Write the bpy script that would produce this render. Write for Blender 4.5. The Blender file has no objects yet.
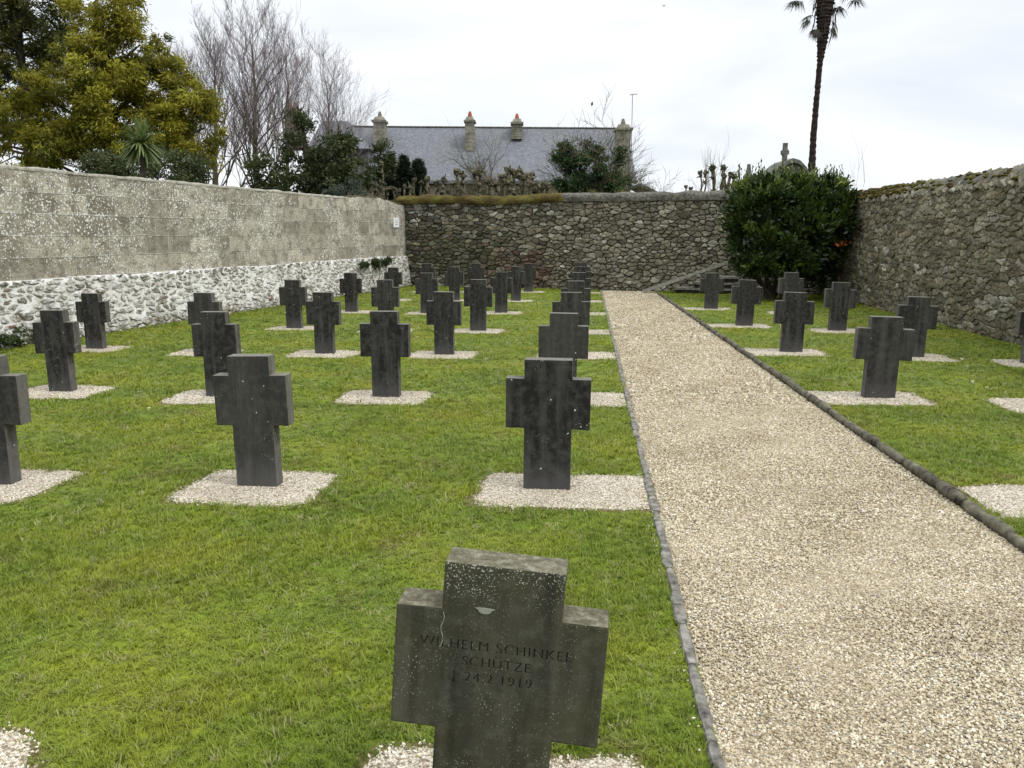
import bpy, math, random
import numpy as np
from mathutils import Vector, Matrix, noise
R = math.radians
rng = np.random.default_rng(7)
random.seed(7)
sc = bpy.context.scene
C = sc.collection

# ------------------------------------------------------------ camera, world, sun
F = 830.0; TH = R(10.24); CH = 1.65
cam = bpy.data.cameras.new('camera'); co = bpy.data.objects.new('camera', cam); C.objects.link(co)
co.location = (0, 0, CH); co.rotation_euler = (R(90) - TH, 0, 0)
cam.sensor_width = 36; cam.lens = F / 1024 * 36; cam.clip_end = 3000; cam.clip_start = .05
sc.camera = co
sc.view_settings.view_transform = 'Standard'; sc.view_settings.look = 'None'
sc.view_settings.gamma = 1; sc.view_settings.exposure = 0.33
SUN_EL, SUN_AZ = R(52), R(115)      # azimuth clockwise from +Y : sun to the right, a little behind the camera
w = bpy.data.worlds.new('World'); sc.world = w; w.use_nodes = True
nt = w.node_tree; N = nt.nodes; L = nt.links
for n in list(N): N.remove(n)
out = N.new('ShaderNodeOutputWorld'); bg = N.new('ShaderNodeBackground'); bg2 = N.new('ShaderNodeBackground')
sky = N.new('ShaderNodeTexSky'); sky.sky_type = 'NISHITA'; sky.sun_disc = False
sky.sun_elevation = SUN_EL; sky.sun_rotation = SUN_AZ
L.new(sky.outputs[0], bg.inputs[0]); bg.inputs[1].default_value = .08
# overcast cloud deck: brighter towards the zenith, uneven grey-white layers
tc = N.new('ShaderNodeTexCoord'); sep = N.new('ShaderNodeSeparateXYZ'); L.new(tc.outputs['Generated'], sep.inputs[0])
mp = N.new('ShaderNodeMapping'); mp.inputs['Scale'].default_value = (1.0, 1.0, 3.2); L.new(tc.outputs['Generated'], mp.inputs[0])
n1 = N.new('ShaderNodeTexNoise'); n1.inputs['Scale'].default_value = 2.6; n1.inputs['Detail'].default_value = 6; n1.inputs['Roughness'].default_value = .52
n1.inputs['Distortion'].default_value = .4
L.new(mp.outputs[0], n1.inputs['Vector'])
rp = N.new('ShaderNodeValToRGB'); rp.color_ramp.elements[0].position = .32; rp.color_ramp.elements[1].position = .60
rp.color_ramp.elements[0].color = (.73, .785, .85, 1); rp.color_ramp.elements[1].color = (.94, .965, 1.0, 1)
L.new(n1.outputs[0], rp.inputs[0])
mr = N.new('ShaderNodeMapRange'); mr.inputs[1].default_value = 0.25; mr.inputs[2].default_value = 1; mr.inputs[3].default_value = .94; mr.inputs[4].default_value = 2.5
L.new(sep.outputs[2], mr.inputs[0]); L.new(rp.outputs[0], bg2.inputs[0]); L.new(mr.outputs[0], bg2.inputs[1])
mx = N.new('ShaderNodeMixShader'); mx.inputs[0].default_value = .93
L.new(bg.outputs[0], mx.inputs[1]); L.new(bg2.outputs[0], mx.inputs[2]); L.new(mx.outputs[0], out.inputs[0])
sl = bpy.data.lights.new('sun', 'SUN'); sl.energy = 1.5; sl.angle = R(14); sl.color = (1, .965, .91)
so = bpy.data.objects.new('sun', sl); C.objects.link(so)
sd = Vector((math.sin(SUN_AZ) * math.cos(SUN_EL), math.cos(SUN_AZ) * math.cos(SUN_EL), math.sin(SUN_EL)))
so.rotation_euler = sd.to_track_quat('Z', 'Y').to_euler(); so.location = (10, -10, 30)

# ------------------------------------------------------------ helpers
cT, sT = math.cos(TH), math.sin(TH)
def ray(px, py):
    a = (px - 512) / F; b = -(py - 384) / F
    return Vector((a, cT + b * sT, -sT + b * cT))
def G(px, py):
    d = ray(px, py); t = CH / -d.z
    return Vector((d.x * t, d.y * t, 0))
def P(px, py, Y):
    d = ray(px, py); t = Y / d.y
    return Vector((d.x * t, Y, CH + d.z * t))
def tag(o, label=None, cat=None, group=None, kind=None):
    if label: o['label'] = label
    if cat: o['category'] = cat
    if group: o['group'] = group
    if kind: o['kind'] = kind
    return o
def empty(name, loc, label, cat, group=None):
    o = bpy.data.objects.new(name, None); C.objects.link(o); o.location = loc; o.empty_display_size = .2
    return tag(o, label, cat, group)
def link(name, me, mats, parent=None, smooth=False):
    if not isinstance(mats, (list, tuple)): mats = [mats]
    for m in mats: me.materials.append(m)
    if smooth: me.polygons.foreach_set('use_smooth', [True] * len(me.polygons))
    o = bpy.data.objects.new(name, me); C.objects.link(o)
    if parent is not None:
        o.parent = parent
        o.matrix_parent_inverse = Matrix.Translation(-Vector(parent.location))
    return o
def arr_mesh(name, V, Fc, col=None):
    """V (n,3) ; Fc (m,k) constant arity; col (n,3) point colour"""
    me = bpy.data.meshes.new(name); V = np.asarray(V, np.float32); Fc = np.asarray(Fc, np.int32)
    k = Fc.shape[1]
    me.vertices.add(len(V)); me.vertices.foreach_set('co', V.ravel())
    me.loops.add(Fc.size); me.loops.foreach_set('vertex_index', Fc.ravel())
    me.polygons.add(len(Fc)); me.polygons.foreach_set('loop_start', np.arange(0, Fc.size, k, dtype=np.int32))
    if col is not None:
        a = me.color_attributes.new('Col', 'FLOAT_COLOR', 'POINT')
        c4 = np.ones((len(V), 4), np.float32); c4[:, :3] = col; a.data.foreach_set('color', c4.ravel())
    me.update(calc_edges=True); me.validate()
    return me
class MB:
    def __init__(s): s.v = []; s.f = []; s.c = []; s.m = []; s.col = (1, 1, 1)
    def add(s, vs, fs, mi=0):
        b = len(s.v); s.v += [tuple(v) for v in vs]; s.c += [s.col] * len(vs)
        for f in fs: s.f.append(tuple(i + b for i in f)); s.m.append(mi)
    def box(s, c, d, M=None, mi=0, taper=1):
        vs = []
        for z in (-1, 1):
            t = taper if z > 0 else 1
            for x, y in ((-1, -1), (1, -1), (1, 1), (-1, 1)):
                p = Vector((x * d[0] / 2 * t, y * d[1] / 2 * t, z * d[2] / 2))
                if M: p = M @ p
                vs.append(p + Vector(c))
        s.add(vs, [(3, 2, 1, 0), (4, 5, 6, 7), (0, 1, 5, 4), (1, 2, 6, 5), (2, 3, 7, 6), (3, 0, 4, 7)], mi)
    def tube(s, pts, rad, n=6, cap=True, wob=0):
        pts = [Vector(p) for p in pts]; vs = []
        for i, p in enumerate(pts):
            t = (pts[min(i + 1, len(pts) - 1)] - pts[max(i - 1, 0)])
            t = t.normalized() if t.length > 1e-9 else Vector((0, 0, 1))
            a = Vector((0, 0, 1)) if abs(t.z) < .9 else Vector((1, 0, 0))
            u = t.cross(a).normalized(); v = t.cross(u)
            r = rad[i] if hasattr(rad, '__len__') else rad
            for k in range(n):
                an = 2 * math.pi * k / n; rr = r * (1 + (random.uniform(-wob, wob) if wob else 0))
                vs.append(p + u * math.cos(an) * rr + v * math.sin(an) * rr)
        fs = [(i * n + k, i * n + (k + 1) % n, (i + 1) * n + (k + 1) % n, (i + 1) * n + k) for i in range(len(pts) - 1) for k in range(n)]
        if cap: fs += [tuple(range(n))[::-1], tuple(range((len(pts) - 1) * n, len(pts) * n))]
        s.add(vs, fs)
    def blob(s, c, r, seed=0, amp=.25, n=8, m=6, sc=1.5):
        c = Vector(c); r = Vector(r) if hasattr(r, '__len__') else Vector((r, r, r)); vs = []
        def q(d):
            k = 1 + amp * noise.noise(d * sc + Vector((seed * 3.1, seed, 0)))
            return c + Vector((d.x * r.x, d.y * r.y, d.z * r.z)) * k
        vs.append(q(Vector((0, 0, 1))))
        for i in range(1, m):
            th = math.pi * i / m
            for k in range(n):
                ph = 2 * math.pi * k / n; vs.append(q(Vector((math.sin(th) * math.cos(ph), math.sin(th) * math.sin(ph), math.cos(th)))))
        vs.append(q(Vector((0, 0, -1)))); fs = []
        for k in range(n): fs.append((0, 1 + k, 1 + (k + 1) % n))
        for i in range(m - 2):
            for k in range(n):
                a = 1 + i * n + k; b = 1 + i * n + (k + 1) % n; fs.append((a, a + n, b + n, b))
        e = len(vs) - 1
        for k in range(n): fs.append((e, 1 + (m - 2) * n + (k + 1) % n, 1 + (m - 2) * n + k))
        s.add(vs, fs)
    def build(s, name, mats, parent=None, smooth=False, col=False):
        me = bpy.data.meshes.new(name); me.from_pydata(s.v, [], s.f)
        if not isinstance(mats, (list, tuple)): mats = [mats]
        if len(mats) > 1: me.polygons.foreach_set('material_index', s.m)
        if col:
            a = me.color_attributes.new('Col', 'FLOAT_COLOR', 'POINT')
            c4 = np.ones((len(s.v), 4), np.float32); c4[:, :3] = np.array(s.c); a.data.foreach_set('color', c4.ravel())
        me.update()
        return link(name, me, mats, parent, smooth)

# ------------------------------------------------------------ materials
class NM:
    """small node-material builder"""
    def __init__(s, name, rough=.9, spec=.3):
        s.m = bpy.data.materials.new(name); s.m.use_nodes = True; s.t = s.m.node_tree
        s.b = s.t.nodes['Principled BSDF']; s.b.inputs['Roughness'].default_value = rough
        s.b.inputs['Specular IOR Level'].default_value = spec
        s.vec = s.n('ShaderNodeTexCoord').outputs['Object']
    def n(s, k, **kw):
        x = s.t.nodes.new(k)
        for a, v in kw.items(): setattr(x, a, v)
        return x
    def l(s, a, b): s.t.links.new(a, b)
    def geo(s): s.vec = s.n('ShaderNodeNewGeometry').outputs['Position']; return s
    def mapped(s, scale, vec=None, off=None):
        m = s.n('ShaderNodeMapping'); m.inputs['Scale'].default_value = scale; s.l(vec or s.vec, m.inputs[0])
        if off is not None: s.l(off, m.inputs['Location'])
        return m.outputs[0]
    def noise(s, scale, detail=4, rough=.55, vec=None, dist=0):
        x = s.n('ShaderNodeTexNoise'); x.inputs['Scale'].default_value = scale; x.inputs['Detail'].default_value = detail
        x.inputs['Roughness'].default_value = rough; x.inputs['Distortion'].default_value = dist; s.l(vec or s.vec, x.inputs['Vector']); return x.outputs[0]
    def vor(s, scale, vec=None, feat='F1', o='Distance', rnd=1):
        x = s.n('ShaderNodeTexVoronoi', feature=feat); x.inputs['Scale'].default_value = scale; x.inputs['Randomness'].default_value = rnd
        s.l(vec or s.vec, x.inputs['Vector']); return x.outputs[o]
    def ramp(s, fac, stops):
        x = s.n('ShaderNodeValToRGB'); e = x.color_ramp.elements
        while len(e) < len(stops): e.new(.5)
        for i, (p, c) in enumerate(stops):
            e[i].position = p; e[i].color = (c, c, c, 1) if not hasattr(c, '__len__') else (*c, 1)
        s.l(fac, x.inputs[0]); return x.outputs[0]
    def mix(s, fac, a, b, mode='MIX'):
        x = s.n('ShaderNodeMix', data_type='RGBA', blend_type=mode)
        for v, i in ((fac, 0), (a, 6), (b, 7)):
            if hasattr(v, 'links'): s.l(v, x.inputs[i])
            elif i == 0: x.inputs[0].default_value = v
            else: x.inputs[i].default_value = (*v, 1)
        return x.outputs[2]
    def math(s, op, a, b=None, c=None):
        x = s.n('ShaderNodeMath', operation=op)
        for i, v in enumerate((a, b, c)):
            if v is None: continue
            if hasattr(v, 'links'): s.l(v, x.inputs[i])
            else: x.inputs[i].default_value = v
        return x.outputs[0]
    def attr(s, nm='Col'):
        x = s.n('ShaderNodeAttribute'); x.attribute_name = nm; return x.outputs['Color']
    def rnd(s): return s.n('ShaderNodeObjectInfo').outputs['Random']
    def z(s, vec=None, i=2):
        x = s.n('ShaderNodeSeparateXYZ'); s.l(vec or s.vec, x.inputs[0]); return x.outputs[i]
    def col(s, c):
        if hasattr(c, 'links'): s.l(c, s.b.inputs['Base Color'])
        else: s.b.inputs['Base Color'].default_value = (*c, 1)
        return s
    def bump(s, h, strength=.5, dist=.01):
        x = s.n('ShaderNodeBump'); x.inputs['Strength'].default_value = strength; x.inputs['Distance'].default_value = dist
        s.l(h, x.inputs['Height']); s.l(x.outputs[0], s.b.inputs['Normal']); return s

def foliage(name, ramp_cols, rough=.6, trans=.25, spec=.3):
    m = NM(name, rough, spec)
    c = m.ramp(m.z(m.attr(), 0), ramp_cols)      # leaf's own tone is kept in the red channel
    m.col(c)
    if trans:
        tb = m.n('ShaderNodeBsdfTranslucent'); m.l(c, tb.inputs[0]); ms = m.n('ShaderNodeMixShader'); ms.inputs[0].default_value = trans
        o = m.t.nodes['Material Output']; m.l(m.b.outputs[0], ms.inputs[1]); m.l(tb.outputs[0], ms.inputs[2]); m.l(ms.outputs[0], o.inputs[0])
    return m.m
def lawn_cols(m):
    """patchy moss / grass colour from world position"""
    p = m.n('ShaderNodeNewGeometry').outputs['Position']
    a = m.noise(.9, 5, .6, vec=p); b = m.noise(6, 4, .6, vec=p); d = m.noise(2.3, 3, .6, vec=p, dist=.5)
    c = m.ramp(a, [(.3, (.115, .178, .018)), (.47, (.175, .240, .020)), (.6, (.240, .272, .020)), (.72, (.255, .255, .024))])
    c = m.mix(m.ramp(b, [(.4, 0), (.75, .55)]), c, (.21, .23, .035))
    c = m.mix(m.ramp(d, [(.58, 0), (.72, .6)]), c, (.17, .125, .045)); c = m.mix(m.ramp(m.noise(1.7, 4, .65, vec=p, dist=.8), [(.56, 0), (.7, .55)]), c, (.075, .12, .02))
    return c, p

M = {}
m = NM('lawn soil and moss', .95, .1); c, p = lawn_cols(m)
c = m.mix(m.ramp(m.noise(60, 3, .7, vec=p), [(.35, .6), (.62, 0)]), c, (.05, .07, .012))
m.col(c).bump(m.noise(90, 4, .7, vec=p), .8, .012); M['lawn'] = m.m
m = NM('grass blade', .55, .25); c, p = lawn_cols(m)
r = m.rnd(); c = m.mix(m.ramp(r, [(.0, .6), (.3, 0), (1, 0)]), c, (.085, .125, .018)); c = m.mix(m.ramp(r, [(.72, 0), (.92, .6)]), c, (.24, .26, .07))
c = m.mix(m.ramp(r, [(.93, 0), (.97, .7)]), c, (.34, .30, .17))
m.col(c)
tb = m.n('ShaderNodeBsdfTranslucent'); m.l(c, tb.inputs[0]); ms = m.n('ShaderNodeMixShader'); ms.inputs[0].default_value = .3
m.l(m.b.outputs[0], ms.inputs[1]); m.l(tb.outputs[0], ms.inputs[2]); m.l(ms.outputs[0], m.t.nodes['Material Output'].inputs[0]); M['blade'] = m.m
def gravel_mat(name, cols, geo_scale):
    m = NM(name, .85, .25).geo()
    x = m.n('ShaderNodeTexVoronoi'); x.inputs['Scale'].default_value = geo_scale; m.l(m.vec, x.inputs['Vector'])
    s_ = m.z(x.outputs['Color'], 0)
    c = m.ramp(s_, cols)
    c = m.mix(m.ramp(x.outputs['Distance'], [(.35, 0), (.75, .75)]), c, (.10, .08, .05))
    c = m.mix(m.ramp(m.noise(1.3, 4), [(.4, 0), (.7, .28)]), c, (.22, .17, .10))
    m.col(c).bump(m.math('MULTIPLY', x.outputs['Distance'], -1), .9, .012); return m.m
PATHC = [(0, (.17, .13, .08)), (.2, (.33, .27, .175)), (.45, (.42, .355, .24)), (.7, (.50, .44, .305)), (.9, (.66, .61, .50)), (1, (.17, .16, .14))]
PADC = [(0, (.16, .125, .08)), (.2, (.36, .31, .225)), (.5, (.50, .45, .355)), (.85, (.58, .53, .435)), (1, (.72, .68, .60))]
M['path'] = gravel_mat('path gravel bed', PATHC, 85)
M['pad'] = gravel_mat('grave chippings bed', PADC, 75)
def chip_mat(name, cols):
    m = NM(name, .8, .25); c = m.ramp(m.rnd(), cols); m.geo(); c = m.mix(m.ramp(m.noise(1.4, 5, .65), [(.45, 0), (.68, .45)]), c, (.23, .175, .10)); m.col(c); return m.m
M['chip'] = chip_mat('path pebble', PATHC); M['chipw'] = chip_mat('white chipping', PADC)

def cross_mat(name, base, light, lich):
    m = NM(name, .88, .14)
    r = m.rnd(); cv = m.n('ShaderNodeCombineXYZ'); m.l(m.math('MULTIPLY', r, 37), cv.inputs[0]); m.l(m.math('MULTIPLY', r, 91), cv.inputs[1])
    va = m.n('ShaderNodeVectorMath', operation='ADD'); m.l(m.vec, va.inputs[0]); m.l(cv.outputs[0], va.inputs[1]); v = va.outputs[0]
    st = m.noise(1, 5, .6, vec=m.mapped((14, 14, 1.1), v)); st2 = m.noise(3.5, 4, .6, vec=v)
    c = m.mix(m.ramp(st, [(.46, 0), (.72, .8)]), base, light)
    c = m.mix(m.ramp(st2, [(.42, 0), (.75, .6)]), c, tuple(x * .62 for x in base))
    c = m.mix(m.ramp(m.noise(18, 5, .7, vec=v), [(.45, 0), (.68, .55)]), c, light)
    c = m.mix(m.ramp(m.math('FRACT', m.math('MULTIPLY', r, 7.3)), [(.35, 0), (1, .32)]), c, light)
    # pale splash dirt on the foot of the stem
    z = m.z(); c = m.mix(m.ramp(m.math('ADD', z, m.math('MULTIPLY', st2, .15)), [(.10, .55), (.30, 0)]), c, (.095, .093, .090))
    # lichen: bigger on the upper part, tiny specks all over
    g = m.noise(60, 3, .65, vec=v); pat = m.noise(4, 3, .6, vec=v); dn = m.n('ShaderNodeVectorMath', operation='MULTIPLY_ADD'); tn_ = m.n('ShaderNodeTexNoise'); tn_.inputs['Scale'].default_value = 90; m.l(v, tn_.inputs['Vector']); m.l(tn_.outputs['Color'], dn.inputs[0]); dn.inputs[1].default_value = (.014,) * 3; m.l(v, dn.inputs[2]); v = dn.outputs[0]
    sp = m.math('LESS_THAN', m.vor(42, vec=v), m.math('MULTIPLY', m.ramp(pat, [(.5, 0), (.72, 1)]), .22))
    c = m.mix(sp, c, lich)
    sp2 = m.math('LESS_THAN', m.vor(95, vec=v), .115); c = m.mix(m.math('MULTIPLY', sp2, .35), c, lich)
    big = m.math('LESS_THAN', m.vor(11, vec=v), .052); c = m.mix(big, c, (.55, .56, .52))
    # paler mottled tone mixed in on upward faces
    nz = m.z(m.n('ShaderNodeNewGeometry').outputs['Normal'])
    up = m.math('MULTIPLY', m.ramp(nz, [(.5, 0), (.8, 1)]), m.ramp(g, [(.35, .25), (.6, .9)]))
    c = m.mix(up, c, (.15, .145, .12))
    m.col(c).bump(m.math('ADD', m.noise(160, 3, .7, vec=v), m.math('MULTIPLY', st, .6)), .45, .004); return m.m
M['cross'] = cross_mat('dark basalt', (.0165, .016, .014), (.080, .077, .067), (.26, .26, .22))
M['cross_side'] = cross_mat('pale basalt side', (.070, .066, .056), (.17, .16, .135), (.36, .35, .30))  # side faces take a paler tone than front and back
m = NM('mossy basalt', .9, .12)
tn_ = m.n('ShaderNodeTexNoise'); tn_.inputs['Scale'].default_value = 110; m.l(m.vec, tn_.inputs['Vector']); dn = m.n('ShaderNodeVectorMath', operation='MULTIPLY_ADD'); m.l(tn_.outputs['Color'], dn.inputs[0]); dn.inputs[1].default_value = (.012,) * 3; m.l(m.vec, dn.inputs[2]); m.vec = dn.outputs[0]
st = m.noise(1, 5, .6, vec=m.mapped((11, 11, 1.3))); pt = m.noise(2.6, 4, .6)
c = m.mix(m.ramp(st, [(.35, 0), (.7, .85)]), (.030, .0295, .021), (.082, .078, .058))
c = m.mix(m.ramp(pt, [(.45, 0), (.68, .7)]), c, (.048, .048, .018))
c = m.mix(m.ramp(m.noise(20, 6, .75), [(.48, 0), (.7, .6)]), c, (.10, .10, .078))
c = m.mix(m.ramp(m.noise(1, 4, .6, vec=m.mapped((26, 26, 2.2))), [(.50, 0), (.70, .55)]), c, (.018, .018, .014))
c = m.mix(m.math('LESS_THAN', m.vor(130), m.math('MULTIPLY', m.ramp(m.noise(7, 3, .6), [(.38, .2), (.66, 1)]), .24)), c, (.22, .22, .18))
z = m.z(); lt = m.math('LESS_THAN', m.vor(150), m.math('MULTIPLY', m.ramp(m.math('ADD', z, m.math('MULTIPLY', m.noise(9, 2), .25)), [(.84, 0), (1.02, 1)]), .30))
c = m.mix(lt, c, (.36, .36, .31))
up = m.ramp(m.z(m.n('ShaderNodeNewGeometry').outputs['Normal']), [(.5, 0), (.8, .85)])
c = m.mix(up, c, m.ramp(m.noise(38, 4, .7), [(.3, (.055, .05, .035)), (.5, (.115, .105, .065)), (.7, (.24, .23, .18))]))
m.col(c).bump(m.math('ADD', m.noise(190, 3, .7), m.noise(30, 3)), .5, .004); M['cross_near'] = m.m
M['letters'] = NM('engraved groove', .95, .1).col((.034, .034, .023)).m
M['lichen'] = NM('pale lichen', .95, .1).col((.25, .255, .22)).m

def stone_mat(name, mul=1, lich=.25, lcol=(.38, .38, .33), wash=None):
    m = NM(name, .92, .15).geo(); a = m.attr()
    n = m.noise(14, 5, .65); f = m.noise(45, 4, .75)
    c = m.mix(m.ramp(n, [(.3, .8), (.6, 0)]), a, (.04, .036, .028)); c = m.mix(m.ramp(f, [(.55, 0), (.75, lich * 2)]), c, lcol)
    c = m.mix(m.ramp(m.noise(2.2, 5, .65), [(.42, 0), (.7, .55)]), c, (.07, .06, .034))
    if wash: c = m.mix(m.ramp(m.math('ADD', m.noise(11, 5, .7), m.math('MULTIPLY', m.noise(1.3, 2), .5)), wash), c, (.60, .59, .55))
    m.col(c).bump(m.math('ADD', n, m.math('MULTIPLY', f, .7)), .9, .022); return m.m
M['stone'] = stone_mat('rubble stone'); M['stone_lw'] = stone_mat('limewashed stone', lich=.32, lcol=(.5, .48, .43), wash=[(.66, 0), (.86, .95)])
m = NM('dark earth mortar', .97, .05).geo(); m.col(m.ramp(m.noise(9, 4, .6), [(.3, (.020, .018, .013)), (.7, (.075, .066, .046))])).bump(m.noise(40, 4), .7, .02); M['mortar'] = m.m
m = NM('brown mortar', .97, .05).geo(); m.col(m.ramp(m.noise(9, 4, .6), [(.3, (.05, .043, .030)), (.7, (.17, .15, .105))])).bump(m.noise(40, 4), .7, .02); M['mortar_brown'] = m.m
m = NM('lime mortar', .95, .1).geo(); c = m.ramp(m.noise(7, 5, .65), [(.3, (.36, .34, .29)), (.5, (.62, .61, .57)), (.7, (.76, .75, .72))])
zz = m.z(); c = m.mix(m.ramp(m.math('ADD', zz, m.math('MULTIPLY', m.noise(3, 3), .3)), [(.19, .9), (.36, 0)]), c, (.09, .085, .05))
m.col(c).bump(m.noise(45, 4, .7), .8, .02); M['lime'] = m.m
# rendered block wall of the left side ('wu' = metres along / up, kept in a uv map)
m = NM('rendered block wall', .93, .1); uv = m.n('ShaderNodeUVMap'); uv.uv_map = 'wu'; U = uv.outputs[0]; m.vec = U
def brick(off, cA, cB, mor, w_=.62, h_=.31, ms_=.006):
    b = m.n('ShaderNodeTexBrick'); b.inputs['Scale'].default_value = 1; b.inputs['Brick Width'].default_value = w_; b.inputs['Row Height'].default_value = h_
    b.inputs['Mortar Size'].default_value = ms_; b.inputs['Mortar Smooth'].default_value = .4; b.offset = .5; b.squash = 1
    b.inputs['Color1'].default_value = (*cA, 1); b.inputs['Color2'].default_value = (*cB, 1); b.inputs['Mortar'].default_value = (*mor, 1)
    dv = m.n('ShaderNodeVectorMath', operation='MULTIPLY_ADD'); nz_ = m.n('ShaderNodeTexNoise'); nz_.inputs['Scale'].default_value = 2.2; m.l(U, nz_.inputs['Vector'])
    m.l(nz_.outputs['Color'], dv.inputs[0]); dv.inputs[1].default_value = (.10, .05, 0); m.l(U, dv.inputs[2]); m.l(dv.outputs[0], b.inputs['Vector']); return b
b = brick(0, (.50, .46, .365), (.24, .215, .165), (.54, .51, .43), .66, .33, .012)
c = b.outputs['Color']
c = m.mix(m.ramp(m.noise(1.1, 6, .65), [(.34, .6), (.5, 0)]), c, (.47, .44, .36))
c = m.mix(m.ramp(m.noise(4.5, 5, .7), [(.46, 0), (.62, .75)]), c, (.15, .13, .098))
c = m.mix(m.ramp(m.noise(28, 4, .7), [(.48, 0), (.66, .75)]), c, (.10, .09, .068))
zz = m.z(U, 1); c = m.mix(m.ramp(m.math('ADD', zz, m.math('MULTIPLY', m.noise(5, 3), .3)), [(2.55, 0), (2.8, .5)]), c, (.10, .09, .07))
lm = m.ramp(m.noise(.75, 5, .65), [(.40, .15), (.56, 1)])
dn = m.n('ShaderNodeVectorMath', operation='MULTIPLY_ADD'); tn_ = m.n('ShaderNodeTexNoise'); tn_.inputs['Scale'].default_value = 28; m.l(U, tn_.inputs['Vector']); m.l(tn_.outputs['Color'], dn.inputs[0]); dn.inputs[1].default_value = (.07, .07, 0); m.l(U, dn.inputs[2]); U2 = dn.outputs[0]
li = m.math('LESS_THAN', m.vor(26, vec=U2), m.math('MULTIPLY', lm, .31)); c = m.mix(m.math('MULTIPLY', li, .95), c, (.78, .78, .75))
li = m.math('LESS_THAN', m.vor(13, vec=U2), m.math('MULTIPLY', lm, .19)); c = m.mix(m.math('MULTIPLY', li, .95), c, (.78, .78, .75))
m.col(c).bump(m.math('ADD', m.math('MULTIPLY', b.outputs['Fac'], 1.3), m.math('MULTIPLY', m.noise(22, 6, .75), 1.3)), 1.0, .02); M['render'] = m.m
m = NM('lichened cement coping', .95, .1).geo(); m.col(m.ramp(m.noise(12, 5, .7), [(.3, (.035, .033, .026)), (.5, (.095, .09, .072)), (.7, (.21, .20, .165))])).bump(m.noise(35, 4, .7), .7, .02); M['coping'] = m.m
def moss(name, a, b, c3):
    m = NM(name, .97, .05).geo(); m.col(m.mix(m.ramp(m.noise(20, 5, .75), [(.45, 0), (.62, .7)]), m.ramp(m.noise(2.5, 6, .7), [(.36, a), (.5, b), (.62, c3)]), (.10, .095, .06))).bump(m.noise(40, 5, .75), 1.0, .04); return m.m
m = NM('pale cement edge', .95, .1).geo(); m.col(m.ramp(m.noise(10, 5, .7), [(.3, (.15, .14, .11)), (.5, (.30, .285, .23)), (.7, (.42, .40, .33))])).bump(m.noise(35, 4, .7), .7, .02); M['coping_pale'] = m.m
M['moss'] = moss('coping moss', (.055, .032, .010), (.085, .065, .010), (.13, .13, .018))
m = NM('slate roof', .7, .35).geo()
b_ = m.n('ShaderNodeTexBrick'); b_.inputs['Scale'].default_value = 3.6; b_.inputs['Color1'].default_value = (.072, .078, .092, 1); b_.inputs['Color2'].default_value = (.115, .121, .137, 1)
b_.inputs['Mortar'].default_value = (.06, .062, .07, 1); b_.inputs['Mortar Size'].default_value = .015; m.l(m.mapped((1, 1, 1)), b_.inputs['Vector'])
cb = m.n('ShaderNodeCombineXYZ'); m.l(m.z(i=0), cb.inputs[0]); m.l(m.z(i=2), cb.inputs[1]); m.l(cb.outputs[0], b_.inputs['Vector'])
c = m.mix(m.ramp(m.noise(9, 6, .85), [(.47, 0), (.62, .7)]), b_.outputs['Color'], (.20, .205, .215)); c = m.mix(m.ramp(m.noise(.6, 4), [(.45, 0), (.7, .4)]), c, (.10, .10, .085))
m.col(c).bump(b_.outputs['Fac'], -.4, .02); M['slate'] = m.m
def noisy(name, a, b, sc_=8, rough=.9, bs=.5, bd=.02, det=5):
    m = NM(name, rough, .15).geo(); n = m.noise(sc_, det, .65); m.col(m.ramp(n, [(.3, a), (.7, b)])).bump(n, bs, bd); return m.m
M['housewall'] = noisy('pinkish rendered wall', (.20, .155, .125), (.33, .27, .22), 4)
M['chimney'] = noisy('granite chimney', (.09, .085, .065), (.30, .28, .22), 5)
M['chimney_red'] = noisy('red brick chimney', (.10, .065, .05), (.20, .135, .10), 6)
M['pot'] = noisy('terracotta', (.22, .075, .04), (.36, .13, .07), 6)
M['dark'] = NM('dark opening', .6).col((.015, .015, .017)).m
M['metal'] = NM('galvanised rod', .5).col((.25, .25, .26)).m
M['bark_dark'] = noisy('dark bark', (.030, .024, .018), (.085, .070, .055), 6)
M['bark_birch'] = noisy('mossy bark', (.050, .048, .026), (.16, .14, .10), 5)
M['twig'] = noisy('purplish twig', (.13, .10, .105), (.24, .20, .205), 3)
M['twig_brown'] = noisy('mossy brown twig', (.055, .048, .028), (.14, .125, .075), 4)
M['pollard'] = noisy('knobbly pollard bark', (.012, .010, .007), (.17, .155, .095), 6, bs=.8, bd=.05)
M['palmtrunk'] = noisy('fibrous palm trunk', (.012, .009, .007), (.045, .030, .025), 9, bs=.9, bd=.05)
M['kerb'] = noisy('lichened kerb stone', (.030, .028, .024), (.26, .245, .21), 16, bs=.7, bd=.01, det=4)
M['kerb_dark'] = noisy('dark rounded edging', (.014, .013, .010), (.17, .155, .11), 11, bs=.7, bd=.01, det=4)
M['wood'] = noisy('weathered grey plank', (.17, .16, .13), (.36, .345, .30), 12)
M['step'] = noisy('worn step stone', (.10, .095, .08), (.30, .29, .25), 9)
M['tomb'] = noisy('lichened granite', (.05, .05, .042), (.19, .185, .16), 7)
M['field'] = noisy('rough ground', (.030, .040, .012), (.075, .085, .025), 1.2)
M['white'] = NM('white enamel plate', .5).col((.72, .73, .75)).m
M['signink'] = NM('faded grey print', .8).col((.32, .33, .36)).m
M['thatch'] = noisy('brown mossy thatch', (.06, .05, .018), (.17, .14, .06), 40)
M['petal'] = NM('white petal', .7).col((.8, .8, .78)).m
M['yellow'] = NM('daisy centre', .7).col((.7, .45, .03)).m
M['bird'] = NM('black feathers', .6).col((.015, .015, .016)).m
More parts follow.
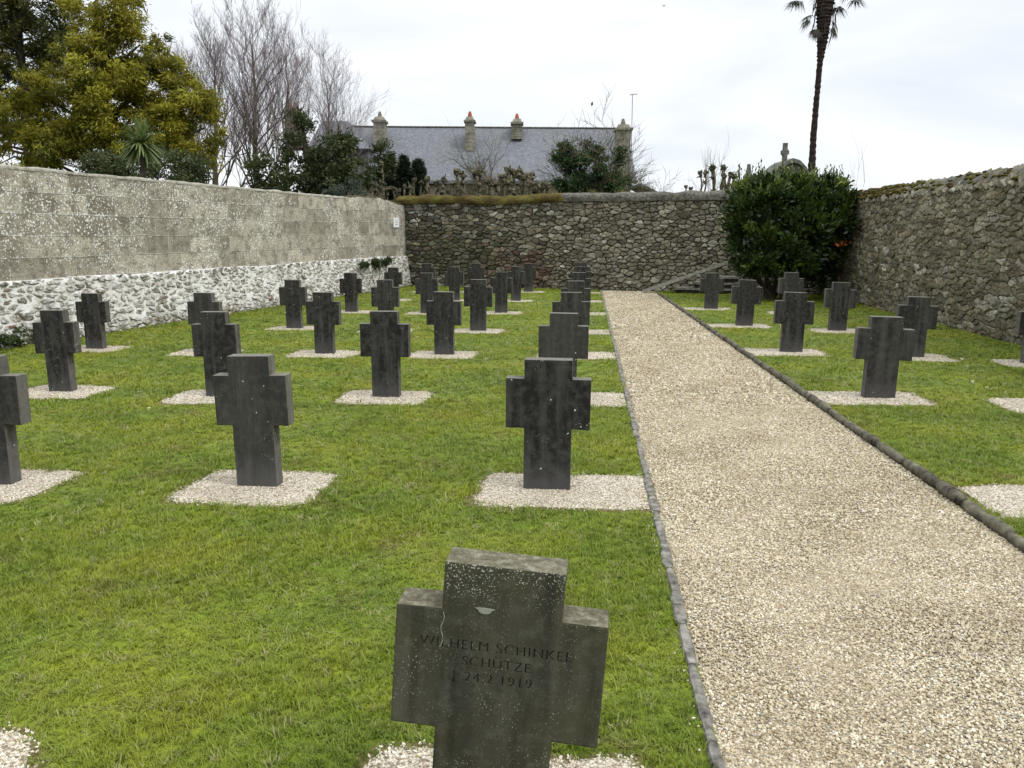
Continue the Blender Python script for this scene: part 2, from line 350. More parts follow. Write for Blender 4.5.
M['f_gold'] = foliage('golden cypress foliage', [(0, (.030, .044, .006)), (.35, (.11, .115, .010)), (.65, (.25, .22, .014)), (1, (.34, .34, .035))], trans=.35)
M['f_deep'] = foliage('deep green conifer foliage', [(0, (.014, .022, .007)), (.5, (.055, .065, .012)), (1, (.15, .14, .02))])
M['f_dark'] = foliage('dark evergreen foliage', [(0, (.014, .020, .008)), (.5, (.038, .052, .015)), (1, (.095, .11, .035))])
M['f_grey'] = foliage('grey green foliage', [(0, (.03, .04, .025)), (.5, (.075, .095, .065)), (1, (.16, .19, .13))])
M['f_yew'] = foliage('yew foliage', [(0, (.006, .010, .006)), (.5, (.014, .022, .010)), (1, (.03, .045, .018))], trans=.1)
M['f_ivy'] = foliage('ivy foliage', [(0, (.010, .022, .008)), (.5, (.028, .060, .018)), (1, (.07, .13, .035))])
M['f_olive'] = foliage('mossy olive foliage', [(0, (.04, .042, .010)), (.5, (.09, .09, .02)), (1, (.16, .15, .035))])
M['f_laurel'] = foliage('laurel leaves', [(0, (.012, .022, .006)), (.5, (.032, .058, .010)), (.8, (.07, .11, .016)), (1, (.20, .23, .045))], rough=.38, trans=.15, spec=.5)
M['f_cord'] = foliage('cordyline leaves', [(0, (.04, .065, .018)), (.5, (.10, .15, .04)), (1, (.24, .27, .11))], rough=.45)
M['f_palm'] = foliage('palm leaves', [(0, (.012, .010, .007)), (.6, (.030, .025, .017)), (1, (.035, .045, .02))], trans=.1)
M['f_weed'] = foliage('weed leaves', [(0, (.02, .035, .01)), (1, (.07, .10, .03))])
M['f_orange'] = foliage('dead orange leaves', [(0, (.25, .07, .02)), (1, (.5, .16, .04))])

# ------------------------------------------------------------ layout of the walled yard
KL0, KL1 = G(716, 760), G(601, 290); KR0, KR1 = G(1024, 547), G(660, 295)
def linx(a, b, y): return a.x + (b.x - a.x) * (y - a.y) / (b.y - a.y)
kl = lambda y: linx(KL0, KL1, y); kr = lambda y: linx(KR0, KR1, y)
LW0, LW1 = G(0, 348), G(407, 285.5)                 # foot of left wall
lw = lambda y: linx(LW0, LW1, y)
RW0, RW1 = G(1007, 342), G(855.5, 303)
rw = lambda y: linx(RW0, RW1, y)
BW0, BW1 = G(407, 285.5), G(725, 293)
def bwy(x): return BW0.y + (BW1.y - BW0.y) * (x - BW0.x) / (BW1.x - BW0.x)
cx = 8.4
for _ in range(9): cx = rw(bwy(cx))
CORNER = Vector((cx, bwy(cx), 0))
WALLH = 2.62

def sheet(name, rows, z, mat, zf=None):
    """rows: list of (y, [x...]) giving a strip grid"""
    n = len(rows[0][1]); V = []; Fc = []
    for y, xs in rows:
        for x in xs: V.append((x, y, z + (zf(x, y) if zf else 0)))
    for i in range(len(rows) - 1):
        for k in range(n - 1):
            a = i * n + k; Fc.append((a, a + 1, a + n + 1, a + n))
    me = arr_mesh(name, V, Fc); return link(name, me, mat, smooth=True)
g = sheet('ground', [(y, list(np.linspace(-1500, 1500, 7))) for y in (-1500, -300, 0, 60, 300, 1500)], -.03, M['field']); tag(g, kind='structure')
bump_ = lambda x, y: -.006 + .006 * noise.noise(Vector((x * .9, y * .9, 0))) + .003 * noise.noise(Vector((x * 3, y * 3, 4)))
ys = [-3 + .25 * i for i in range(int((27.6 + 3) / .25) + 2)]
lawnL = sheet('lawn', [(y, list(np.linspace(lw(y) - .2, kl(y) + .02, 36))) for y in ys], 0, M['lawn'], bump_); tag(lawnL, kind='structure')
lawnR = sheet('lawn', [(y, list(np.linspace(kr(y) - .02, rw(y) + .3, 24))) for y in ys if y < 24.6], 0, M['lawn'], bump_); tag(lawnR, kind='structure')
pth = sheet('gravel_path', [(y, list(np.linspace(kl(y) + .0, kr(y), 12))) for y in ys if y < 26], -.012, M['path'], lambda x, y: .006 * noise.noise(Vector((x * 2, y * 2, 9)))); tag(pth, kind='structure')

# ------------------------------------------------------------ kerbs
def kerb(name, f0, y0, y1, mat, r, flat, seg, wig, lift):
    mb = MB(); y = y0; i = 0
    while y < y1:
        l_ = seg * random.uniform(.6, 1.4); ye = min(y + l_, y1); n = 5
        ox = random.uniform(-wig, wig); ox2 = random.uniform(-wig, wig); oz = random.uniform(-.008, .008); rz = random.uniform(.9, 1.1)
        pts = []; rad = []
        for k in range(n + 1):
            t = k / n; yy = y + (ye - y - .008) * t
            pts.append((f0(yy) + ox * (1 - t) + ox2 * t, yy, lift + oz)); e = (1 - .30 * (abs(2 * t - 1) ** 6)) * rz
            rad.append(r * e * random.uniform(.93, 1.08))
        b = len(mb.v); mb.tube(pts, rad, 8, True, .07)
        if flat: mb.v[b:] = [(p[0], p[1], min(p[2], lift + flat)) for p in mb.v[b:]]
        y = ye
    o = mb.build(name, mat, smooth=not flat); return tag(o, kind='structure')
kerb('kerb', lambda y: kl(y), 1.2, 26.1, M['kerb'], .026, .014, .42, .006, -.001)
kerb('kerb', lambda y: kr(y), 2.2, 23.4, M['kerb_dark'], .039, 0, .42, .010, .018)

# ------------------------------------------------------------ grave crosses
def cross_mesh(seed):
    rs = random.Random(seed); h = .87; st = .152; ar = .27; a0, a1 = .415, .745; t = .11
    j = lambda: rs.uniform(-.003, .003)
    pr = [(-st, -.12), (st, -.12), (st, a0), (ar, a0 - .002), (ar + j(), a1), (st + j(), a1), (st + j(), h), (-st + j(), h + j()), (-st, a1 + j()), (-ar, a1 + j()), (-ar + j(), a0), (-st, a0)]
    import bmesh
    bm = bmesh.new(); fr = [bm.verts.new((x, 0, z)) for x, z in pr]; bk = [bm.verts.new((x, t, z)) for x, z in pr]
    bm.faces.new(fr); bm.faces.new(bk[::-1])
    n = len(pr)
    for i in range(n):
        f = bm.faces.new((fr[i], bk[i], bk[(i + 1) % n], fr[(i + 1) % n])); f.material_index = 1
    bmesh.ops.recalc_face_normals(bm, faces=bm.faces)
    bmesh.ops.bevel(bm, geom=list(bm.edges), offset=.006, segments=2, profile=.6, affect='EDGES', material=-1)
    bmesh.ops.triangulate(bm, faces=[f for f in bm.faces if len(f.verts) > 4])
    me = bpy.data.meshes.new('grave_cross'); bm.to_mesh(me); bm.free(); return me
CM = [cross_mesh(i) for i in range(4)]
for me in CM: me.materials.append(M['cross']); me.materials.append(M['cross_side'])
YAW = -R(5.4)
PADS = []
ordn = ['', 'front', 'second', 'third', 'fourth', 'fifth', 'sixth', 'seventh', 'eighth']
colw = {1: 'beside the path', 2: 'second from path', 3: 'third from path', 4: 'fourth from path', 5: 'fifth from path'}
# side, row, column, base x, base y, top y, arm left, arm right, roll, yaw extra, look
CR = [
 ('L', 2, 1, 546, 490, 360, 505.5, 590, .8, 0, 'dark stone cross with vertical pale streaks'),
 ('L', 2, 2, 257, 487, 356, 216, 291, -1.6, 0, 'nearly black stone cross with white specks on top'),
 ('L', 2, 3, -12, 485, 357, -54, 26, -1, 1, 'stone cross cut by the left frame edge'),
 ('L', 3, 1, 562, 399, 313.5, 538, 588, 1, 2, 'dark stone cross with five white lichen dots'),
 ('L', 3, 2, 385, 397.5, 311.5, 361, 410, 0, 0, 'dark stone cross with one light vertical streak'),
 ('L', 3, 3, 217, 397, 312, 194.5, 240, -.8, 0, 'dark narrow stone cross with a white dot near top'),
 ('L', 3, 4, 60, 392, 310.5, 35, 77.5, -2, 0, 'brownish grey stone cross with faint lettering'),
 ('L', 4, 1, 570.5, 355.5, 292.5, 552, 589.5, 0, 0, 'dark stone cross with one white dot'),
 ('L', 4, 2, 443.5, 355, 292, 426.5, 461, .6, 0, 'dark stone cross with pale stem streak and two dots'),
 ('L', 4, 3, 324, 354, 292.5, 306, 340, 0, 0, 'stone cross with greyish foot'),
 ('L', 4, 4, 205.5, 353, 293, 188, 221, 0, 0, 'dark stone cross near the limewashed wall'),
 ('L', 4, 5, 94, 349, 293.5, 76.5, 108, -1, 0, 'grey stone cross close to the limewashed wall'),
 ('L', 5, 1, 575.5, 332, 281, 560.5, 590, 0, 0, 'dark stone cross with one bright dot'),
 ('L', 5, 2, 477.5, 331, 279.5, 464, 492.5, .6, 0, 'nearly black stone cross'),
 ('L', 5, 3, 385.5, 331, 280, 371.5, 399, 0, 0, 'dark stone cross with streaks'),
 ('L', 5, 4, 293.5, 328.5, 280, 279.5, 306.5, 0, 0, 'plain dark stone cross close to the wall'),
 ('L', 6, 1, 578.5, 314, 272.5, 566.5, 590.5, 0, 0, 'dark stone cross mostly hidden behind others'),
 ('L', 6, 2, 501, 313, 272, 490, 512, 1, 2, 'slim black stone cross'),
 ('L', 6, 3, 427, 313.5, 273, 415, 437.5, 0, 0, 'slim dark stone cross'),
 ('L', 6, 4, 351, 312, 273, 339.5, 361.5, .5, 0, 'small dark stone cross below a wall climber'),
 ('L', 7, 1, 580, 301.5, 266.5, 570, 590, 0, 0, 'small dark stone cross mostly hidden'),
 ('L', 7, 2, 515.5, 301, 266.5, 507.5, 525, 1, 2, 'small dark stone cross'),
 ('L', 7, 3, 454, 300.5, 267, 445, 464, 0, 0, 'small dark stone cross with rounded shoulders'),
 ('L', 7, 4, 393, 300, 267.5, 384.5, 402.5, .5, 0, 'small dark stone cross in front of the wall corner'),
 ('L', 8, 1, 582, 293, 262.5, 573.5, 590.5, 0, 0, 'farthest small stone cross'),
 ('L', 8, 2, 528.5, 292, 263.5, 520.5, 535.5, 1, 2, 'farthest small stone cross'),
 ('L', 8, 3, 476, 292, 263.5, 468, 484.5, 0, 0, 'farthest small stone cross'),
 ('L', 8, 4, 427, 292, 263.5, 418.5, 435, 0, 0, 'farthest small stone cross'),
 ('R', 1, 1, 879, 398.5, 317, 856.5, 911, 2.6, 0, 'wide dark stone cross'),
 ('R', 2, 1, 791, 352.5, 292.5, 775.5, 813.5, 2.2, 0, 'lighter grey stone cross with lichen on its left arm'),
 ('R', 3, 1, 744, 326, 280, 731.5, 761, 3, 0, 'grey speckled stone cross'),
 ('R', 4, 1, 711, 309, 273, 700.5, 724, .5, 0, 'small stone cross speckled with white lichen'),
 ('R', 2, 2, 914, 357.5, 297, 896.5, 934, 2.5, 0, 'tall black stone cross'),
 ('R', 3, 2, 837, 331, 282.5, 825.5, 855.5, 3, 0, 'black stone cross with notched top'),
 ('R', 4, 2, 790, 313, 272.5, 778.5, 802.5, .5, 0, 'dark stone cross in front of the laurel bush'),
 ('R', 2, 3, 1036, 364, 303, 1018, 1056, 1, 0, 'stone cross cut by the right frame edge'),
]
for i, (side, row, colm, bx, by, ty, al, ar_, roll, yx, look) in enumerate(CR):
    b = G(bx, by)
    amid = (by * .45 + ty * .55)
    zt = P(bx, ty, b.y).z; wd = P(ar_, amid, b.y).x - P(al, amid, b.y).x
    o = bpy.data.objects.new('grave_cross', CM[i % 4]); C.objects.link(o)
    cxm = P((al + ar_) / 2, amid, b.y).x
    o.location = ((b.x * .6 + cxm * .4), b.y, 0); o.rotation_euler = (R(random.uniform(-.6, .6)), R(roll * .6), YAW + R(yx))
    o.scale = (wd / .54, 1, zt / .87)
    where = ('%s row back, %s' % (ordn[row], colw[colm])) if side == 'L' else ('right lawn %s row, %s' % (ordn[row], {1: 'beside kerb', 2: 'second from kerb', 3: 'third from kerb'}[colm]))
    tag(o, '%s, %s' % (look, where), 'gravestone', 'stone crosses on the lawns')
    PADS.append((side, row, colm, b.x, b.y))
# the near cross, with cut lettering
d0 = G(500, 772); AX = P(497, 640, 1.98).x
root = empty('grave_cross', (AX - .01, 1.98, 0), 'nearest stone cross with engraved lettering and white lichen mark, cut by frame bottom', 'gravestone', 'stone crosses on the lawns')
me = cross_mesh(11); body = link('cross_body', me, [M['cross_near'], M['cross_near']]); body.scale = (1.04, 1.05, 1.0)
def text_obj(txt, size, x, z, depth, y, nm):
    cu = bpy.data.curves.new(nm, 'FONT'); cu.body = txt; cu.size = size; cu.align_x = 'CENTER'; cu.extrude = depth; cu.space_character = 1.16; cu.offset = .0
    t = bpy.data.objects.new(nm, cu); C.objects.link(t); t.location = (x, y, z); t.rotation_euler = (R(90), 0, 0); return t
LN = [('WILHELM SCHINKEL', .0378, -.009, .640), ('SCHÜTZE', .037, -.004, .597), ('† 24.2.1919', .0385, -.014, .553)]
dg = bpy.context.evaluated_depsgraph_get()
V = []; Fs = []; cutters = []
for txt, s_, x, z in LN:
    t = text_obj(txt, s_, x, z, .006, 0.0, 'cut')
    dg.update(); mm = bpy.data.meshes.new_from_object(t.evaluated_get(dg)); mm.transform(t.matrix_world if False else (Matrix.Translation((x, 0, z)) @ Matrix.Rotation(R(90), 4, 'X')))
    c_ = bpy.data.objects.new('cut', mm); C.objects.link(c_); cutters.append(c_)
    t.data.extrude = 0; t.data.offset = .0002; dg.update(); m2 = bpy.data.meshes.new_from_object(t.evaluated_get(dg))
    m2.transform(Matrix.Translation((x, .0052, z)) @ Matrix.Rotation(R(90), 4, 'X'))
    m2.materials.clear(); m2.materials.append(M['letters']); ins = bpy.data.objects.new('inscription_line', m2); C.objects.link(ins); ins.parent = root
    cu = t.data; bpy.data.objects.remove(t); bpy.data.curves.remove(cu)
body.scale = (1, 1, 1)
for c_ in cutters:                                   # cut one line after the other, nudging a line whose cut fails
    for tr_ in range(6):
        c_.location = (tr_ * .0007, -tr_ * .00011, tr_ * .0009)
        md = body.modifiers.new('b', 'BOOLEAN'); md.object = c_; md.operation = 'DIFFERENCE'; md.solver = 'EXACT'; md.use_self = tr_ % 2 == 1
        dg.update(); nm_ = bpy.data.meshes.new_from_object(body.evaluated_get(dg)); body.modifiers.remove(md)
        xs_ = [v.co.x for v in nm_.vertices]; zs_ = [v.co.z for v in nm_.vertices]
        if len(nm_.vertices) > len(body.data.vertices) + 60 and max(xs_) > .26 and min(zs_) < -.1 and max(zs_) > .86:
            body.data = nm_; break
    print('cut', tr_, len(body.data.vertices))
for c_ in cutters: bpy.data.objects.remove(c_)
body.parent = root; body.location = (0, 0, 0); body.rotation_euler = (0, 0, 0); body.matrix_parent_inverse = Matrix()
mb = MB()
for dx_ in (-.0075, .0045): mb.tube([(dx_ + .0015, .001, .6305), (dx_ + .0015, -.0004, .6305)], .0024, 8)
uo = mb.build('umlaut', M['letters']); uo.parent = root
mb = MB()
pts = [(.022 * math.cos(a) * (1 + .22 * math.sin(3 * a) + .1 * math.sin(7 * a)), -.0012 - .0006 * math.sin(a), .0105 * math.sin(a) * (1.2 if math.sin(a) < 0 else .35) + .0) for a in np.linspace(0, 2 * math.pi, 18, endpoint=False)]
mb.add([(x - .042, y - .0006, z + .755) for x, y, z in pts] + [(x - .042, .002, z + .755) for x, y, z in pts], [tuple(range(18))] + [(i, i + 18, (i + 1) % 18 + 18, (i + 1) % 18) for i in range(18)])
tr = [(-.148 + .004 * math.sin(k * 1.3), -.0008, .735 - .012 * k) for k in range(9)]
lich = mb.build('lichen_mark', M['lichen']); lich.parent = root
mb = MB(); mb.tube(tr, [.0006 + .0006 * (k % 2) for k in range(9)], 5); lich = mb.build('lichen_streak', M['lichen']); lich.parent = root
root.location.x -= .034; root.location.z = -.068; root.rotation_euler = (R(-1.0), R(4.1), YAW - R(1.0)); root.scale = (1.02, 1.0, 1.02)
PADS.append(('L', 1, 2, root.location.x + .03, 2.06))
pr_ = G(-190, 705); PADS.append(('L', 1, 2, G(-125, 785).x - .075, G(-125, 785).y - .075))
for q in ((1046, 406), (1060, 497)):
    b = G(*q); PADS.append(('R', 9, 9, b.x, b.y))

# ------------------------------------------------------------ gravel beds round the crosses
def pad_shape(side, row, colm, x, y):
    ca, sa = math.cos(YAW), math.sin(YAW)
    x0, x1, y0, y1 = -.53, .53, -.44, .42
    n = 44; pts = []
    for k in range(n):
        a = 2 * math.pi * k / n; ex = 8
        cx_, sx_ = math.cos(a), math.sin(a)
        rr = (abs(cx_) ** ex + abs(sx_) ** ex) ** (-1 / ex)
        u, v_ = cx_ * rr, sx_ * rr
        nzv = .055 * noise.noise(Vector((x * 3 + u * 2.2, y * 3 + v_ * 2.2, 2)))+ .02 * noise.noise(Vector((x * 3 + u * 9, y * 3 + v_ * 9, 2)))
        px = (u * .455) * (1 + nzv * 2.0); py = (v_ * .365) * (1 + nzv * 2.0) + .0
        wx, wy = x + px * ca - py * sa, y + px * sa + py * ca
        if side == 'L' and colm == 1:
            if u > .2: wx = min(max(wx, x + (kl(wy) - x) * min(1, u)) + .1 * max(u, 0), kl(wy) - .03)
        if side == 'R' and (colm == 1 or (row == 9 and wx < kr(wy) + .3 and y < 6)):
            if u < -.2: wx = max(min(wx, x + (kr(wy) - x) * min(1, -u)) - .1, kr(wy) + .05)
        pts.append((wx, wy))
    return pts
PADP = []
for pd in PADS:
    if pd[0] == 'R' and pd[1] == 9 and pd[4] < 6:
        pts = [(q.x, q.y) for q in (G(957, 487.5), G(1000, 485), G(1090, 487), G(1150, 500), G(1140, 520), G(1060, 519), G(1003, 517), G(985, 506))]
    else: pts = pad_shape(*pd)
    PADP.append(np.array(pts))
    c_ = np.mean(pts, axis=0); n = len(pts); V = []
    so2 = MB(); so2.add([(c_[0] + (q[0] - c_[0]) * s2 + .02 * noise.noise(Vector((q[0] * 7, q[1] * 7, 1))), c_[1] + (q[1] - c_[1]) * s2, z2) for s2, z2 in ((1.11, -.004), (.97, .0015)) for q in pts], [(k, (k + 1) % n, (k + 1) % n + n, k + n) for k in range(n)]); tag(so2.build('soil', M['thatch']), kind='structure')
    for s_, z in ((1.0, .002), (.93, .004), (.6, .005)):
        for q in pts: V.append((c_[0] + (q[0] - c_[0]) * s_, c_[1] + (q[1] - c_[1]) * s_, z + .003 * noise.noise(Vector((q[0] * 8, q[1] * 8, s_ * 5)))))
    V.append((c_[0], c_[1], .005)); mb = MB()
    fs = [(r_ * n + k, r_ * n + (k + 1) % n, (r_ + 1) * n + (k + 1) % n, (r_ + 1) * n + k) for r_ in range(2) for k in range(n)] + [(2 * n + k, 2 * n + (k + 1) % n, 3 * n) for k in range(n)]
    mb.add(V, fs); tag(mb.build('gravel_bed', M['pad'], smooth=True), kind='structure')

def inpoly(X, Y, poly):
    c = np.zeros(len(X), bool); j = len(poly) - 1
    for i in range(len(poly)):
        xi, yi = poly[i]; xj, yj = poly[j]
        cond = ((yi > Y) != (yj > Y)) & (X < (xj - xi) * (Y - yi) / (yj - yi + 1e-12) + xi); c ^= cond; j = i
    return c

# ------------------------------------------------------------ scattered stuff (geometry nodes)
def scatter(name, pts, rot, scl, sources, kindlabel=None):
    me = bpy.data.meshes.new(name); n = len(pts); me.vertices.add(n); me.vertices.foreach_set('co', np.asarray(pts, np.float32).ravel())
    a = me.attributes.new('rot', 'FLOAT_VECTOR', 'POINT'); a.data.foreach_set('vector', np.asarray(rot, np.float32).ravel())
    a = me.attributes.new('scl', 'FLOAT_VECTOR', 'POINT'); a.data.foreach_set('vector', np.asarray(scl, np.float32).ravel())
    o = bpy.data.objects.new(name, me); C.objects.link(o)
    ng = bpy.data.node_groups.new(name + ' nodes', 'GeometryNodeTree')
    ng.interface.new_socket('Geometry', in_out='INPUT', socket_type='NodeSocketGeometry'); ng.interface.new_socket('Geometry', in_out='OUTPUT', socket_type='NodeSocketGeometry')
    gi = ng.nodes.new('NodeGroupInput'); go = ng.nodes.new('NodeGroupOutput'); ip = ng.nodes.new('GeometryNodeInstanceOnPoints'); jn = ng.nodes.new('GeometryNodeJoinGeometry')
    for s_ in sources:
        oi = ng.nodes.new('GeometryNodeObjectInfo'); oi.inputs['Object'].default_value = s_; oi.inputs['As Instance'].default_value = True
        ng.links.new(oi.outputs['Geometry'], jn.inputs[0])
    ar = ng.nodes.new('GeometryNodeInputNamedAttribute'); ar.data_type = 'FLOAT_VECTOR'; ar.inputs[0].default_value = 'rot'
    as_ = ng.nodes.new('GeometryNodeInputNamedAttribute'); as_.data_type = 'FLOAT_VECTOR'; as_.inputs[0].default_value = 'scl'
    ng.links.new(gi.outputs[0], ip.inputs['Points']); ng.links.new(jn.outputs[0], ip.inputs['Instance']); ip.inputs['Pick Instance'].default_value = True
    ng.links.new(ar.outputs[0], ip.inputs['Rotation']); ng.links.new(as_.outputs[0], ip.inputs['Scale']); ng.links.new(ip.outputs[0], go.inputs[0])
    md = o.modifiers.new('scatter', 'NODES'); md.node_group = ng; return o
def src(name, mb, mat, smooth=False):
    me = bpy.data.meshes.new(name); me.from_pydata(mb.v, [], mb.f); me.materials.append(mat)
    if smooth: me.polygons.foreach_set('use_smooth', [True] * len(me.polygons))
    return bpy.data.objects.new(name, me)
# grass tufts
tufts = []
for k in range(6):
    mb = MB(); rs = random.Random(k)
    for b in range(11):
        a = rs.uniform(0, 6.283); r = rs.uniform(0, .024); h = rs.uniform(.008, .022) * (1.5 if k == 5 else 1); w_ = rs.uniform(.0011, .0022)
        da = rs.uniform(0, 6.283); ln = rs.uniform(.5, 1.7) * h
        bx, by = r * math.cos(a), r * math.sin(a); dx, dy = math.cos(da), math.sin(da); sx_, sy_ = -dy, dx
        mb.add([(bx - sx_ * w_, by - sy_ * w_, -.004), (bx + sx_ * w_, by + sy_ * w_, -.004), (bx + dx * ln * .45 + sx_ * w_ * .8, by + dy * ln * .45 + sy_ * w_ * .8, h * .65), (bx + dx * ln * .45 - sx_ * w_ * .8, by + dy * ln * .45 - sy_ * w_ * .8, h * .65),
                (bx + dx * ln, by + dy * ln, h)], [(0, 1, 2, 3), (3, 2, 4)])
    tufts.append(src('grass_tuft', mb, M['blade'], True))
def lawn_points(y0, y1, dens, sx_):
    xs0, xs1 = -.66 * y1 - 3.0, .66 * y1 + 3.2; n = int((xs1 - xs0) * (y1 - y0) * dens)
    X = rng.uniform(xs0, xs1, n); Y = rng.uniform(y0, y1, n)
    k = (X > -.66 * Y - 2.4) & (X < .66 * Y + 3.2) & (X > lw(Y) + .06) & (X < rw(Y) - .05) & (Y < bwy(X) - .06)
    inp = (X > kl(Y) - .028) & (X < kr(Y) + .055); k &= ~inp; X = X[k]; Y = Y[k]
    jx = X + rng.normal(0, .026, len(X)); jy = Y + rng.normal(0, .026, len(X)); bad = np.zeros(len(X), bool)
    for p_ in PADP:
        if p_[:, 1].max() < y0 - .2 or p_[:, 1].min() > y1 + .2: continue
        bad |= inpoly(jx, jy, p_)
    X = X[~bad]; Y = Y[~bad]; n = len(X)
    s_ = rng.uniform(.7, 1.3, n); hs = s_ * rng.uniform(.6, 1.15, n) * np.where(rng.random(n) < .07, rng.uniform(1.3, 2.1, n), 1)
    z = np.array([bump_(a, b) for a, b in zip(X, Y)])
    # thin, short turf where the moss patches are
    mo = np.array([noise.noise(Vector((a * .8, b * .8, 7))) for a, b in zip(X, Y)])
    hs *= np.where(mo > .12, .6, 1.0) 
    return np.stack([X, Y, z], 1), np.stack([rng.uniform(-.25, .25, n), rng.uniform(-.25, .25, n), rng.uniform(0, 6.28, n)], 1), np.stack([s_ * sx_, s_ * sx_, hs * (1 + .18 * (sx_ - 1))], 1)
bands = [lawn_points(1.2, 4.5, 3600, 1.0), lawn_points(4.5, 8, 1900, 1.35), lawn_points(8, 14, 850, 1.9), lawn_points(14, 27.4, 420, 2.6)]
gr = scatter('grass', *[np.concatenate([b[i] for b in bands]) for i in range(3)], tufts)
tag(gr, 'short mossy green turf of the two lawns', 'grass', kind='stuff')
# pebbles
def pebble(seed, mat, ang=.5):
    rs = random.Random(seed); mb = MB(); mb.blob((0, 0, 0), (1, rs.uniform(.6, .95), rs.uniform(.4, .65)), seed, ang * 1.6, 6, 4, 1.9); return src('pebble', mb, mat, False)
pe = [pebble(k, M['chip']) for k in range(6)]; pw = [pebble(k + 20, M['chipw'], .7) for k in range(6)]
def chips(X, Y, z, s0, s1):
    n = len(X); s_ = rng.uniform(s0, s1, n)
    return np.stack([X, Y, z + s_ * .25], 1), rng.uniform(-3.14, 3.14, (n, 3)) * np.array([.25, .25, 1]), np.stack([s_, s_, s_], 1)
out_ = []
for y0, y1, dens, s0, s1 in ((1.6, 4.5, 13500, .0034, .0072), (4.5, 8, 7000, .0046, .0085), (8, 13, 2200, .007, .013), (13, 26, 700, .010, .018)):
    x0, x1 = min(kl(y0), kl(y1)) - .1, max(kr(y0), kr(y1)) + .1; n = int((x1 - x0) * (y1 - y0) * dens); X = rng.uniform(x0, x1, n); Y = rng.uniform(y0, y1, n)
    k = (X > kl(Y) + .02) & (X < kr(Y) - .03) & (np.abs(X) < .66 * Y + .6) & (Y < bwy(X) - .03); out_.append(chips(X[k], Y[k], np.full(k.sum(), -.011), s0, s1))
n = 160; Y = rng.uniform(1.6, 12, n); X = kl(Y) - np.abs(rng.normal(0, .03, n)) - .03; out_.append(chips(X, Y, np.full(n, .004), .0035, .0065))
tag(scatter('pebbles', *[np.concatenate([b[i] for b in out_]) for i in range(3)], pe), 'loose cream and tan pebbles covering the path', 'gravel', kind='stuff')
out_ = []
for p_ in PADP:
    ym = p_[:, 1].mean()
    dens = 12000 if ym < 4 else 7500 if ym < 7 else 3400 if ym < 12 else 1000
    lo, hi = p_.min(0) - .06, p_.max(0) + .06; n = int((hi[0] - lo[0]) * (hi[1] - lo[1]) * dens); X = rng.uniform(lo[0], hi[0], n); Y = rng.uniform(lo[1], hi[1], n)
    k = inpoly(X + rng.normal(0, .02, n), Y + rng.normal(0, .02, n), p_); s_ = 1 if ym < 7 else 1.35
    out_.append(chips(X[k], Y[k], np.full(k.sum(), .002), .0035 * s_, .0070 * s_))
tag(scatter('chippings', *[np.concatenate([b[i] for b in out_]) for i in range(3)], pw), 'loose white stone chippings around the crosses', 'gravel', kind='stuff')

# ------------------------------------------------------------ rubble stonework
def clip(poly, n, d):
    res = []; L_ = len(poly)
    for i in range(L_):
        a, b = poly[i], poly[(i + 1) % L_]; da = a[0] * n[0] + a[1] * n[1] - d; db = b[0] * n[0] + b[1] * n[1] - d
        if da <= 0: res.append(a)
        if (da < 0 < db) or (db < 0 < da):
            t = da / (da - db); res.append((a[0] + (b[0] - a[0]) * t, a[1] + (b[1] - a[1]) * t))
    return res
def cells(Lx, Hy, sx_, sy_, jit, drop, rs):
    k = sx_ / sy_ * 1.0; rows = int(round(Hy / sy_)); cols = int(round(Lx / sx_)); S = {}
    for r_ in range(-1, rows + 1):
        for c_ in range(-1, cols + 1):
            if rs.random() < drop: continue
            S[(r_, c_)] = ((c_ + .5 + .5 * (r_ % 2) + rs.uniform(-jit, jit)) * sx_, (r_ + .5 + rs.uniform(-jit, jit) * .8) * sy_ * k)
    res = []
    for (r_, c_), s_ in S.items():
        if r_ < 0 or r_ >= rows: pass
        poly = [(max(0, s_[0] - 2 * sx_), max(0, s_[1] - 2 * sx_)), (min(Lx, s_[0] + 2 * sx_), max(0, s_[1] - 2 * sx_)), (min(Lx, s_[0] + 2 * sx_), min(Hy * k, s_[1] + 2 * sx_)), (max(0, s_[0] - 2 * sx_), min(Hy * k, s_[1] + 2 * sx_))]
        if poly[0][0] >= poly[1][0] or poly[0][1] >= poly[2][1]: continue
        for dr in range(-3, 4):
            for dc in range(-3, 4):
                if dr == dc == 0: continue
                o_ = S.get((r_ + dr, c_ + dc))
                if o_ is None: continue
                n_ = (o_[0] - s_[0], o_[1] - s_[1]); d_ = (o_[0] ** 2 + o_[1] ** 2 - s_[0] ** 2 - s_[1] ** 2) / 2; poly = clip(poly, n_, d_)
                if len(poly) < 3: break
            if len(poly) < 3: break
        if len(poly) >= 3: res.append([(x, y / k) for x, y in poly])
    return res
